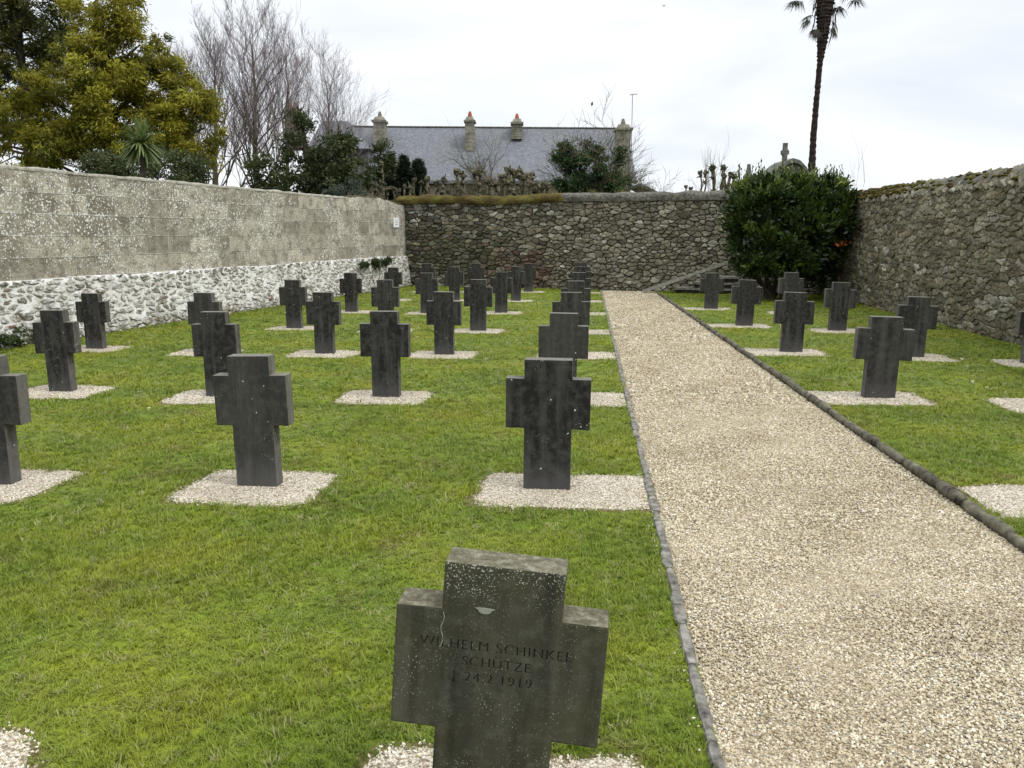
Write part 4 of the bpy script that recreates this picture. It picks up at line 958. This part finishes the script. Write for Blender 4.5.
# clipped yews
for px, top, wd_, lab in ((389, 158, 6, 'leftmost and slim'), (404, 156, 8, 'middle and broad'), (418, 160, 8, 'rightmost and lower')):
    b = P(px, 300, 38); t = empty('yew_tree', (b.x, 38, 0), 'black green pointed yew against the slate roof, %s of three' % lab, 'tree', 'pointed yews before the slate roof')
    el = [pxell(px, top + 8 + 6 * k, 38, wd_ * (.45 + .2 * k) if k < 3 else wd_, 8, .4) for k in range(6)]
    c_, o_, tn = cloud(el, 130, 420, .13, .2); leafmesh('crown', c_, o_, .10, .4, M['f_yew'], t, tn, droop=-1)
    mb = MB(); mb.tube([(b.x, 38, -.1), (b.x, 38, 3.5)], [.1, .05], 6); mb.build('trunk', M['bark_dark'], t)

# pollarded trees
def pollard(px, Y, top, spread, nl, seed, label, thick=.12, knob=.16, arms=True):
    rs_ = random.Random(seed); k = F / (Y * cT); b = P(px, 300, Y); zt = P(px, top, Y).z; t = empty('pollard_tree', (b.x, Y, 0), label, 'tree', 'pollarded trees beyond the back wall'); mb = MB(); kb = MB()
    z0 = zt * .62; mb.tube([(b.x, Y, -.2), (b.x + .03, Y, z0 * .5), (b.x, Y, z0)], [thick * 1.3, thick, thick * .95], 8, True, .08)
    for i in range(nl):
        f_ = (i + .5) / nl * 2 - 1; ex = f_ * spread / k; zz_ = zt - abs(f_) * rs_.uniform(.0, .35) - rs_.uniform(0, .35) * (nl > 2)
        p0 = Vector((b.x, Y, z0 - .05)); p3 = Vector((b.x + ex, Y + rs_.uniform(-.5, .5), zz_)); p1 = p0.lerp(p3, .4) + Vector((ex * .25 + rs_.uniform(-.1, .1), 0, -.12)); p2 = p0.lerp(p3, .75) + Vector((ex * .1 + rs_.uniform(-.08, .08), rs_.uniform(-.1, .1), -.05))
        mb.tube([p0, p1, p2, p3], [thick * .75, thick * .55, thick * .45, thick * .42], 7, True, .15)
        kb = MB(); kb.blob(p3, (knob * .55, knob * .5, knob * .45), seed + i, 1.2, 10, 7, 2.2)
        for q in range(rs_.randint(6, 11)):
            dq = Vector((rs_.uniform(-1, 1), rs_.uniform(-1, 1), rs_.uniform(-.6, .9))).normalized() * knob * rs_.uniform(.35, .6); kb.blob(p3 + dq, (knob * rs_.uniform(.18, .34),) * 3, seed + q, 1.0, 6, 4, 2.5)
            if rs_.random() < .8: kb.tube([p3 + dq * .6, p3 + dq * rs_.uniform(1.3, 1.9) + Vector((0, 0, rs_.uniform(0, .07)))], [knob * .16, knob * .07], 5)
        kb.build('knuckle', M['pollard'], t, False)
        for q in range(3):
            mp_ = p1.lerp(p3, rs_.random()); mb.blob(mp_ + Vector((rs_.uniform(-.04, .04), rs_.uniform(-.04, .04), rs_.uniform(0, .05))), (knob * rs_.uniform(.25, .45),) * 3, seed + q + 9, 1.0, 6, 4, 2.5); mb.tube([mp_, mp_ + Vector((rs_.uniform(-.2, .2), rs_.uniform(-.1, .1), rs_.uniform(-.05, .25)))], [knob * .22, knob * .1], 5)
    mb.build('trunk', M['pollard'], t, True); return t
PL = [(372, 29, 181, 12, 4, .07, .12, 'low knobbly pollard, leftmost of the row, next to the grey shrub'), (389, 29.3, 180, 12, 4, .07, .12, 'low knobbly pollard below the slim yew, second of the row'),
      (386, 31, 165, 3, 1, .09, .16, 'single pale pollard stem rising above the low row'),
      (405, 29, 181, 12, 4, .07, .12, 'low knobbly pollard, third of the row, below the broad yew'), (421, 29.4, 178, 12, 4, .07, .13, 'low knobbly pollard, fourth of the row, below the right yew'),
      (438, 29.2, 173, 11, 3, .09, .16, 'pollard with a round knob above its arms, before the slate roof'), (453, 29, 182, 12, 4, .08, .14, 'low knobbly pollard left of the forked one'),
      (461, 30, 170, 5, 2, .12, .20, 'forked pollard with a thick club head against the roof eave'), (482, 29, 167, 9, 3, .13, .20, 'stout pollard with dark club heads'),
      (503, 28.5, 178, 16, 5, .15, .22, 'gnarled broad pollard with sprawling arms'), (520, 29.5, 164, 15, 5, .16, .24, 'thickest gnarled pollard, before the middle of the house'), (538, 28.6, 178, 12, 4, .13, .20, 'low gnarled pollard left of the ivy tree')]
for i, (px, Y, top, sp, nl, th, kb_, lab) in enumerate(PL): pollard(px, Y, top, sp, nl, 40 + i, lab, th, kb_)
for i, (px, Y, top, sp, nl, th, kb_, lab) in enumerate([(686, 29, 185, 6, 2, .05, .10, 'small low pollard, leftmost right of the house'), (697, 29, 170, 3, 2, .06, .13, 'thin pollard with two short clubbed arms'), (709, 29.5, 167, 4, 2, .10, .16, 'pollard with thick stem under the thin sapling'), (722, 29, 164, 9, 4, .12, .15, 'clubbed pollard at the left edge of the laurel bush')]):
    pollard(px, Y, top, sp, nl, 80 + i, lab, th, kb_)
PS = dict(wig=.09, up=.5, spread=.55, n={4: 5, 3: 6, 2: 5, 1: 5}, rmin=.006, shr=1.0, split=1)
# bare bushes over the back wall
PM = dict(wig=.16, up=.30, spread=.85, n={5: 5, 4: 5, 3: 5, 2: 5, 1: 4}, rmin=.005, shr=.95, split=1)
def bb(px, Y, h, r, label, seed, lean=(0, 0), par=PM, lev=4, first=.36, mats=('bark_birch', 'twig_brown'), name='bare_tree'):
    b = P(px, 300, Y); return bare_tree(name, (b.x, Y, 0), h, r, label, 'tree', seed, par, lev, mats=mats, lean=lean, first=first)
bb(522, 33, 8.0, .12, 'leafless mossy tree before the middle chimney of the slate roof', 5, lev=5, par=dict(PM, n={5: 4, 4: 5, 3: 5, 2: 5, 1: 4}, shr=.85), first=.3)
bb(503, 34, 7.4, .10, 'thin leafless tree left of the middle chimney', 15)
t = bb(606, 32, 6.2, .13, 'leafless tree with dark green ivy over its lower crown, right part of the house', 13, lean=(-.02, 0), lev=5, par=dict(PM, rmin=.007, n={5: 5, 4: 5, 3: 5, 2: 5, 1: 4}), mats=('bark_birch', 'twig_brown'))
el = [pxell(px, py, Y, rx, ry, .7) for px, py, rx, ry, Y in ((578, 150, 20, 14, 32), (590, 168, 28, 20, 31.8), (568, 170, 16, 18, 32), (605, 182, 30, 12, 31.6), (608, 160, 16, 16, 31.9), (580, 184, 26, 10, 31.7))]
c_, o_, tn = cloud(el, 120, 24, .22, .45); leafmesh('ivy', c_, o_, .11, .6, M['f_ivy'], t, tn)
t = empty('scrub_bush', (P(640, 200, 30).x, 30, 0), 'olive brown scrub along the wall top right of the ivy tree', 'bush')
el = [pxell(px, py, 30, rx, ry, .4) for px, py, rx, ry in ((548, 188, 16, 8), (625, 186, 20, 9), (645, 184, 16, 10), (600, 192, 20, 6))]
c_, o_, tn = cloud(el, 70, 22, .18, .4); leafmesh('foliage', c_, o_, .07, .3, M['f_olive'], t, tn)
mb = MB()
for c0, r0 in el: mb.tube([(t.location.x, 30, -.1), (c0[0], 30, 1.5), c0], [.05, .04, .015], 5)
mb.build('stem', M['bark_dark'], t)
bb(655, 31.5, 4.9, .08, 'low leafless shrub with arching twigs right of the end chimney', 27, lean=(.06, 0), par=dict(PM, up=.2), lev=4, name='bare_shrub')
bb(664, 33, 5.6, .07, 'sparse leafless shrub between end chimney and pollards', 77, lean=(-.15, 0), par=dict(PM, n={4: 4, 3: 4, 2: 4, 1: 4}), lev=4, name='bare_shrub')
bb(709, 34, 3.9, .035, 'thin leafless sapling above the pollards right of the house', 6, par=dict(PM, up=.9, spread=.35, n={3: 4, 2: 4, 1: 4}), lev=3, first=.62, name='bare_tree')
for px, h, lab, se in ((826, 4.0, 'tall thin bare shoot left of its two neighbours behind the laurel', 3), (838, 4.2, 'middle thin bare shoot behind the right side of the laurel', 4), (845, 3.9, 'thin bare shoot nearest the right wall', 9)):
    bb(px, 31, h, .018, lab, se, par=dict(PM, up=1.2, spread=.16, n={2: 3, 1: 2}), lev=2, first=.62, name='bare_shoot')

# ------------------------------------------------------------ palm
t = empty('palm_tree', (P(808, 250, 42).x, 42, 0), 'tall slightly leaning palm with drooping brown fans at the top right', 'tree')
cl = [(808, 260), (809.5, 200), (811.5, 168), (814, 130), (817, 95), (820, 62), (822.5, 40), (824, 20), (826, -2)]
pts = [P(x, y, 42) for x, y in cl]; pts[0].z = -.2; mb = MB()
pp = []; rad = []
wr = [.22, .19, .17, .145, .13, .14, .24, .34, .42]
for i in range(len(pts) - 1):
    for s_ in range(12):
        t_ = s_ / 12; pp.append(pts[i].lerp(pts[i + 1], t_)); rad.append((wr[i] * (1 - t_) + wr[i + 1] * t_) * (1 + .13 * ((s_ % 2) - .5)))
mb.tube(pp, rad, 10, True, .12); mb.build('trunk', M['palmtrunk'], t)
def fan(c0, d, ln, r_, V, Fc, T_, tone, fr=30):
    d = Vector(d).normalized(); sd_ = d.cross(Vector((0, 0, 1))); sd_ = sd_.normalized() if sd_.length > .05 else Vector((1, 0, 0)); nn = sd_.cross(d); stem = Vector(c0) + d * ln
    # petiole
    b0 = len(V); V += [Vector(c0) - sd_ * .015, Vector(c0) + sd_ * .015, stem + sd_ * .012, stem - sd_ * .012]; T_ += [tone] * 4; Fc.append((b0, b0 + 1, b0 + 2, b0 + 3))
    for k in range(fr):
        a = R(-120 + 240 * k / (fr - 1)) + random.uniform(-.05, .05); L_ = r_ * random.uniform(.75, 1.1) * (1 - .25 * abs(a) / 2.1); dd = d * math.cos(a) + sd_ * math.sin(a) ; b0 = len(V); pw_ = dd.cross(nn).normalized() * .022
        p1 = stem + dd * L_ * .5 + Vector((0, 0, -.05 * r_)); p2 = stem + dd * L_ + Vector((0, 0, -.45 * r_ * random.uniform(.6, 1.3)))
        V += [stem, p1 + pw_, p2, p1 - pw_]; T_ += [tone + random.uniform(-.1, .1)] * 4; Fc.append((b0, b0 + 1, b0 + 2, b0 + 3))
V = []; Fc = []; T_ = []
for (px, py, dx, dz, ln, r_) in ((814, 12, -.8, -.5, .4, .55), (813, 14, -.6, -.8, .45, .5), (812, 16, -.9, -.7, .3, .5), (831, 24, .5, -.9, .25, .45), (832, 26, .3, -.9, .2, .4), (816, 26, -.5, -.8, .25, .42), (817, 30, -.2, -.9, .15, .4), (806, 2, -1, .1, .3, .8), (803, 0, -1, -.1, .35, .65), (838, -4, 1, .25, .6, .8), (850, -2, 1, -.2, .3, .7), (818, -6, -.8, .5, .8, .8), (834, 4, .8, -.4, .3, .6), (826, -20, .1, 1, .8, .8), (830, -20, .8, .8, .8, .8), (820, -22, -.7, .8, .8, .8), (826, -12, 0, -.2, .4, .8)):
    fan(P(px, py, 42 + random.uniform(-.3, .3)), (dx, random.uniform(-.5, .5), dz), ln, r_, V, Fc, T_, random.uniform(.3, .8))
for k in range(60):
    p = P(825 + random.uniform(-11, 11), random.uniform(-10, 30), 42 + random.uniform(-.4, .4)); b0 = len(V); q = p + Vector((random.uniform(-.3, .3), 0, -random.uniform(.4, 1.0))); V += [p, (p + q) / 2 + Vector((.03, 0, 0)), q, (p + q) / 2 - Vector((.03, 0, 0))]; T_ += [.3] * 4; Fc.append((b0, b0 + 1, b0 + 2, b0 + 3))
link('crown', arr_mesh('crown', np.array([tuple(v) for v in V]), Fc, np.array(T_)[:, None] * np.ones((1, 3))), M['f_palm'], t)

# ------------------------------------------------------------ the slate-roofed house
HY = 46.0
hp = P(480, 250, HY); t = empty('long_house', (hp.x, HY, 0), 'long low house with grey slate roof and tall chimneys beyond the back wall', 'house')
rl, rr_ = P(352, 127, HY), P(660, 131.5, HY); el_, er = P(352, 181, HY - 4), P(668, 184, HY - 4)
xl, xr = rl.x, P(627, 131, HY).x; zr = rl.z; ze = P(480, 180.5, HY - 4).z
mb = MB(); mb.add([(xl, HY - 4, ze), (xr, HY - 4, ze), (xr, HY, zr - .1), (xl, HY, zr), (xl, HY + 4, ze), (xr, HY + 4, ze), (xl, HY - 4, ze - .15), (xr, HY - 4, ze - .15)], [(0, 1, 2, 3), (3, 2, 5, 4), (6, 7, 1, 0)])
rf = mb.build('roof', M['slate'], t)
mb = MB(); mb.tube([(xl, HY, zr + .03), (xr, HY, zr - .07)], .05, 6); mb.build('ridge_tiles', M['coping'], rf)
mb = MB(); mb.box(((xl + xr) / 2, HY, (ze - .15) / 2 - .1), (xr - xl - .5, 7.4, ze - .05)); 
mb.add([(xr - .3, HY - 3.7, ze - .2), (xr - .3, HY + 3.7, ze - .2), (xr - .3, HY, zr - .2)], [(0, 1, 2)]); mb.add([(xl + .3, HY - 3.7, ze - .2), (xl + .3, HY + 3.7, ze - .2), (xl + .3, HY, zr - .2)], [(0, 2, 1)]); mb.build('wall', M['housewall'], t)
# hipped left wing
q0, q1, q2 = P(318, 126, HY - 1), P(330, 121, HY - 1), P(348, 121, HY - 1); ez = P(330, 149, HY - 3.4).z; wl, wr_ = P(306, 150, HY - 3.4).x, P(370, 149, HY - 3.4).x
mb = MB(); mb.add([(wl, HY - 3.4, ez), (wr_, HY - 3.4, ez), (q2.x, HY - 1, q2.z), (q1.x - .4, HY - 1, q1.z), (wl, HY + 2, ez), (wr_, HY + 2, ez)], [(0, 1, 2, 3), (1, 5, 2), (0, 3, 4), (3, 2, 5, 4)]); mb.build('wing_roof', M['slate'], t)
mb = MB(); mb.box(((wl + wr_) / 2, HY - .7, ez / 2 - .1), (wr_ - wl - .3, 5.0, ez)); mb.build('wing_wall', M['slate'], t)
mb = MB(); mb.box(((wl + wr_) / 2, HY - 3.5, ez - .05), (wr_ - wl + .1, .15, .12)); mb.build('gutter', M['dark'], t)
def chimney(px, pb, pt, w_, Y, mat='chimney', pots=1, cap=True):
    p = P(px, pt, Y); b = P(px, pb, Y); wd_ = w_ / (F / (Y * cT)); mb = MB(); n_ = 7
    for i in range(n_): mb.box((p.x + random.uniform(-.01, .01), Y, b.z + (p.z - b.z) * (i + .5) / n_), (wd_ * random.uniform(.95, 1.03), .9, (p.z - b.z) / n_ - .012))
    mb.box((p.x, Y, p.z), (wd_ * 1.25, 1.05, .10)); mb.box((p.x, Y, p.z + .14), (wd_ * .95, .8, .18), taper=.75)
    c_ = mb.build('chimney', M[mat], t, False)
    for i in range(pots):
        mb = MB(); mb.tube([(p.x + (i - (pots - 1) / 2) * .3, Y, p.z + .2), (p.x + (i - (pots - 1) / 2) * .3, Y, p.z + .38), (p.x + (i - (pots - 1) / 2) * .3, Y, p.z + .52)], [.12, .10, .06 if mat == 'chimney' else .1], 8)
        mb.build('chimney_pot', M['pot' if px in (470, 517, 293) else 'chimney'], c_)
    return c_
chimney(380, 146, 122, 11, HY - 1.2); chimney(470, 152, 122, 9, HY - 1.4); chimney(517, 140, 124, 10, HY - .7); chimney(623, 205, 130, 13.5, HY - 4.3); chimney(293, 150, 113, 13, HY - 1, 'chimney_red', 2)
a_ = P(632, 130, HY); mb = MB(); tp = P(632.5, 94, HY); mb.tube([(a_.x, HY, a_.z - 1.5), (tp.x, HY, tp.z)], .022, 5); mb.tube([(tp.x - .15, HY, tp.z - .05), (tp.x + .28, HY, tp.z)], .018, 4)
for k in range(3): mb.tube([(tp.x - .05 + k * .12, HY - .2, tp.z), (tp.x - .05 + k * .12, HY + .2, tp.z)], .01, 4)
mb.build('aerial', M['metal'], t)
# low shed roof right of the house
sp = P(652, 190, 36); t = empty('small_shed', (sp.x, 37, 0), 'dark low roof end showing above the wall between end chimney and pollards', 'shed')
mb = MB(); z1 = P(645, 183, 36).z; z2 = P(664, 195, 36).z; x1 = P(640, 183, 36).x; x2 = P(665, 195, 36).x; mb.add([(x1, 36, z1), (x2, 36, z2), (x2, 39, z2), (x1, 39, z1), (x1, 36, z1 - .12), (x2, 36, z2 - .12), (x2, 39, z2 - .12), (x1, 39, z1 - .12)], [(0, 1, 2, 3), (7, 6, 5, 4), (0, 4, 5, 1), (1, 5, 6, 2), (3, 2, 6, 7), (0, 3, 7, 4)]); mb.build('roof', M['slate'], t)
mb = MB(); mb.box(((x1 + x2) / 2, 37.5, z2 / 2 - .1), (x2 - x1 - .3, 2.6, z2 - .1)); mb.build('wall', M['housewall'], t)

# ------------------------------------------------------------ funerary monuments beyond the wall
cp = P(784, 168, 30); t = empty('grave_chapel', (P(786, 200, 30).x, 30.5, 0), 'small tomb chapel with curved roof and stone cross rising behind the laurel bush', 'tomb')
mb = MB(); kx = 30 * cT / F; xs = [P(x, 200, 30).x for x in (766, 774, 781, 787, 794, 801, 806)]; zs_ = [P(0, y, 30).z for y in (176, 168, 162, 159, 161, 168, 178)]
prf = list(zip(xs, zs_)); V = [(x, 29.6, z) for x, z in prf] + [(x, 31.4, z) for x, z in prf] + [(x, 29.6, z - .14) for x, z in prf] + [(x, 31.4, z - .14) for x, z in prf]; n_ = len(prf)
Fc = [(i, i + 1, i + 1 + n_, i + n_) for i in range(n_ - 1)] + [(i + 2 * n_, i + 3 * n_, i + 1 + 3 * n_, i + 1 + 2 * n_) for i in range(n_ - 1)] + [(i, i + 2 * n_, i + 1 + 2 * n_, i + 1) for i in range(n_ - 1)]
mb.add(V, Fc); mb.build('roof', M['tomb'], t); mb = MB(); z0 = zs_[0] - .1; mb.add([(xs[0] + .1, 29.75, -.1), (xs[-1] - .1, 29.75, -.1)] + [(x, 29.75, z - .15) for x, z in prf[::-1]], [tuple(range(n_ + 2))]); mb.box(((xs[0] + xs[-1]) / 2, 30.6, z0 / 2 - .2), (xs[-1] - xs[0] - .2, 1.6, z0)); mb.build('wall', M['tomb'], t)
mb = MB(); zc0, zc1 = P(784, 162, 30).z, P(784, 144.5, 30).z; mb.box((cp.x, 30, (zc0 + zc1) / 2), (.15, .13, zc1 - zc0 + .1), taper=.95); zm = P(784, 152.5, 30).z; mb.box((cp.x, 30, zm), (.27, .12, .12)); mb.tube([(cp.x, 29.93, zm), (cp.x, 30.07, zm)], .13, 14); mb.build('stone_cross', M['tomb'], t)
ob = P(749, 163, 30); o = MB(); o.box((ob.x, 30, (ob.z - .5) / 2), (.3, .3, ob.z - .5), taper=.7); o.box((ob.x, 30, ob.z - .27), (.17, .17, .46), taper=.55); o.box((ob.x, 30, ob.z - .5), (.26, .26, .06)); o = o.build('pinnacle', M['tomb']); tag(o, 'slim stone pinnacle rising just left of the laurel bush top', 'monument')
ob = P(838, 180, 31); o = MB(); o.box((ob.x, 31, ob.z / 2), (.5, .3, ob.z), taper=.95); o.box((ob.x, 31, ob.z + .03), (.56, .34, .08)); o = o.build('tomb_stele', M['tomb']); tag(o, 'grey green stele top between laurel bush and right wall', 'monument')

# ------------------------------------------------------------ laurel bush
LBY = 20.6; lb = P(790, 283, LBY); t = empty('laurel_bush', (lb.x, LBY + .8, 0), 'big glossy dark green laurel bush in the back right corner', 'bush')
el = []
for px, py, rx, ry, Y in ((790, 215, 60, 40, 21.2), (762, 205, 34, 32, 20.9), (818, 208, 36, 34, 21.2), (765, 240, 38, 34, 20.8), (800, 235, 42, 32, 20.7), (832, 228, 24, 26, 21.2), (790, 194, 42, 18, 21.2), (750, 252, 20, 22, 20.9), (760, 192, 20, 14, 21), (822, 188, 20, 10, 21.3), (780, 262, 36, 18, 20.9), (790, 225, 56, 40, 21.0), (825, 262, 26, 24, 21.7), (842, 215, 16, 30, 21.0), (743, 225, 13, 32, 20.9), (800, 262, 30, 16, 21.3), (750, 200, 16, 16, 21), (800, 186, 28, 10, 21.2)):
    el.append(pxell(px, py, Y, rx, ry, .85))
c_, o_, tn = cloud(el, 60, 52, .17, .7)
c2, o2, t2 = cloud(el, 30, 14, .25, .2); c_ = np.concatenate([c_, c2]); o_ = np.concatenate([o_, o2]); tn = np.concatenate([tn, t2 - .2])
z_ = c_[:, 2]; tn = tn - .02 + .28 * np.clip((z_ - 2.7) / .6, 0, 1) * rng.random(len(z_))   # leaf tone raised at random towards the top
yl = bwy(c_[:, 0]) - .15; k = (c_[:, 1] < yl) | (c_[:, 2] > 2.9); k &= (c_[:, 0] < np.array([rw(y) for y in c_[:, 1]]) - .05) | (c_[:, 2] > 2.9); c_, o_, tn = c_[k], o_[k], tn[k]
leafmesh('foliage', c_, o_ * 1.2 + np.array([0, 0, .7]), .135, .42, M['f_laurel'], t, tn, jit=.55, smooth=False)
# upright shoots
sh = []; so_ = []; st_ = []
mb = MB()
for k in range(70):
    px = random.uniform(735, 850); py = 178 + abs(px - 790) ** 1.5 * .022 + random.uniform(-4, 6); p = P(px, py, 21.1 + random.uniform(-.3, .5)); ln = random.uniform(.15, .45); mb.tube([p, p + Vector((random.uniform(-.08, .08), 0, ln))], [.006, .003], 3, False)
    for q in range(12): sh.append(tuple(p + Vector((random.uniform(-.05, .05), random.uniform(-.05, .05), ln * q / 11)))); so_.append((random.uniform(-.6, .6), random.uniform(-.6, .6), 1)); st_.append(random.uniform(.6, 1.0))
leafmesh('young_shoots', np.array(sh), np.array(so_), .11, .34, M['f_laurel'], t, np.array(st_), jit=.3)
for k in range(14):
    x = lb.x + random.uniform(-1.3, 1.4); q = Vector((lb.x + random.uniform(-.4, .5), LBY + .9 + random.uniform(-.3, .3), -.05)); e_ = Vector((x, LBY + .4 + random.uniform(-.3, .8), random.uniform(.9, 1.9))); sb_ = MB(); sb_.tube([q, q.lerp(e_, .5) + Vector((0, 0, .15)), e_], [.05, .035, .015], 6, False); sb_.build('stem', M['bark_dark'], t)
mb.build('shoot_stalks', M['bark_dark'], t)
p0 = P(842, 243, 20.3); cc = np.array([[p0.x + random.uniform(-.2, .2), p0.y + random.uniform(-.1, .1), p0.z + random.uniform(-.06, .05)] for _ in range(26)])
leafmesh('dead_leaves', cc, np.tile([[0, -.3, .2]], (26, 1)), .10, .5, M['f_orange'], t, rng.random(26), jit=.6)
# dead branches lying below the bush
br = MB()
for k in range(16):
    p = G(random.uniform(738, 800), random.uniform(288, 294)) + Vector((0, 0, random.uniform(.02, .3))); d = Vector((random.uniform(.5, 1), random.uniform(-.3, .3), random.uniform(-.25, .1))); br.tube([p, p + d * .5 + Vector((0, 0, .05)), p + d], [.022, .018, .008], 5)
o = br.build('dead_branches', M['wood']); tag(o, 'heap of bleached dead branches under the laurel bush', 'branches')
# steps with sloping side slab
s0 = G(650, 292.5); s1 = G(706, 294); nB = Bn; t = empty('stone_steps', (s0.x + .9, s0.y - .2, 0), 'low stone steps with sloping side slab against the back wall, left of the laurel', 'steps')
bl = lambda x, off: Vector((x, bwy(x), 0)) + nB * off
Mx = Matrix((Bu, Bn, (0, 0, 1))).transposed()
xA, xB = P(650, 291, 24).x, P(731, 266, 23.5).x; zB = P(731, 262, 23.4).z
pA, pB = bl(xA, .62) + Vector((0, 0, .03)), bl(xB, .62) + Vector((0, 0, zB)); dv = (pB - pA); ln = dv.length; ux = dv.normalized(); ny = Bn; uz = ux.cross(ny); uz = uz if uz.z > 0 else -uz
mb = MB(); mb.box((pA + pB) / 2, (ln, .22, .09), Matrix((ux, ny, uz)).transposed()); mb.build('side_slab', M['wood'], t)
for i in range(3):
    x0 = xA + .75 + i * .5; zz_ = (i + 1) * .165; mb = MB(); mb.box(bl((x0 + xB + .3) / 2, .30) + Vector((0, 0, zz_ - .035)), (xB + .3 - x0 - i * .0, .56 - .004 * i, .06), Mx); mb.build('tread', M['step'], t)
    mb = MB(); mb.box(bl((x0 + xB + .3) / 2, .28) + Vector((0, 0, zz_ - .12)), (xB + .2 - x0, .48 - .004 * i, .11), Mx); mb.build('riser', M['mortar'], t)
# ------------------------------------------------------------ small plants, daisies, birds
def weed(px, py, w_, h_, label, off=.1, wall=True, nlf=260):
    g_ = G(px, py); x = lw(g_.y) + off
    tt = empty('wall_weed' if not wall else 'wall_climber', (x, g_.y, 0), label, 'plant'); k_ = [((x + u3.x * s_, g_.y + u3.y * s_, h_), (.10, w_ * .35, .10)) for s_ in np.linspace(-w_ / 2, w_ / 2, 4)]
    c_, o_, tn = cloud(k_, nlf // 5, 150, .09, .2); leafmesh('leaves', c_, o_, .07, .5, M['f_weed'], tt, tn); mb = MB()
    for q in k_: mb.tube([(x - .02, g_.y, 0), (q[0][0], q[0][1], h_ * .5), q[0]], [.01, .008, .004], 4)
    mb.build('stem', M['bark_dark'], tt)
weed(28, 346, .75, .16, 'leafy green weed at the foot of the left wall near the frame edge', .20, False)
g_ = G(362, 291); weed(362, 291, 1.5, .82, 'dark green climber on the limewashed wall foot near the corner', .16, True, 500)
ds = [(185, 424), (149, 412), (12, 408), (206, 350), (973, 385), (967, 369), (986, 391), (961, 362), (1005, 396), (354, 325), (508, 345), (640, 357)]
dmb = MB(); pm = []
root_d = None
for k in range(10):
    a = k * math.tau / 10; dmb.add([(0.004 * math.cos(a), .004 * math.sin(a), .03), (.012 * math.cos(a - .22), .012 * math.sin(a - .22), .033), (.017 * math.cos(a), .017 * math.sin(a), .032), (.012 * math.cos(a + .22), .012 * math.sin(a + .22), .033)], [(0, 1, 2, 3)], 0)
dmb.tube([(0, 0, .031), (0, 0, .036)], .005, 8); nf = 10
dmb.m = [0] * 10 + [1] * (len(dmb.f) - 10); dmb.tube([(0, 0, -.01), (0, 0, .031)], .001, 4); dmb.m += [2] * (len(dmb.f) - len(dmb.m)); dmb.m = dmb.m[:len(dmb.f)]
dm = bpy.data.meshes.new('daisy'); dm.from_pydata(dmb.v, [], dmb.f)
for x in ('petal', 'yellow', 'blade'): dm.materials.append(M[x])
dm.polygons.foreach_set('material_index', dmb.m)
for i, (px, py) in enumerate(ds):
    g_ = G(px, py)
    if g_.x < lw(g_.y) + .1: continue
    o = bpy.data.objects.new('daisy', dm); C.objects.link(o); o.location = (g_.x, g_.y, .01); s_ = .6 + .05 * min(g_.y, 20); o.scale = (s_, s_, s_); o.rotation_euler = (R(random.uniform(-25, 5)), R(random.uniform(-15, 15)), random.uniform(0, 6))
    tag(o, 'tiny white daisy in the short turf', 'flower', 'daisies in the lawn')
def bird(p, s_, label, fly):
    mb = MB(); p = Vector(p); mb.blob(p, (.05 * s_, .10 * s_, .05 * s_), 1, .1); mb.blob(p + Vector((0, -.10 * s_, .045 * s_)), (.03 * s_,) * 3, 2, .1); mb.box(p + Vector((0, .14 * s_, -.03 * s_)), (.03 * s_, .12 * s_, .012 * s_)); mb.tube([p + Vector((0, -.12 * s_, .045 * s_)), p + Vector((0, -.155 * s_, .04 * s_))], [.008 * s_, .002], 4)
    for sd_ in (-1, 1):
        if fly: mb.add([p + Vector((sd_ * .03, -.05, .02)) * s_, p + Vector((sd_ * .22, -.02, .10)) * s_, p + Vector((sd_ * .25, .05, .10)) * s_, p + Vector((sd_ * .03, .06, .02)) * s_], [(0, 1, 2, 3)])
        else: mb.tube([p + Vector((sd_ * .015, 0, -.04)) * s_, p + Vector((sd_ * .015, 0, -.09)) * s_], .004, 4)
    tag(mb.build('bird', M['bird'], smooth=True), label, 'bird')
bird(P(592, 104, 31.7), .9, 'dark bird perched high in the leafless ivy tree', False)
bird(P(664, 6, 60), .7, 'tiny bird flying in the white sky left of the palm', True)
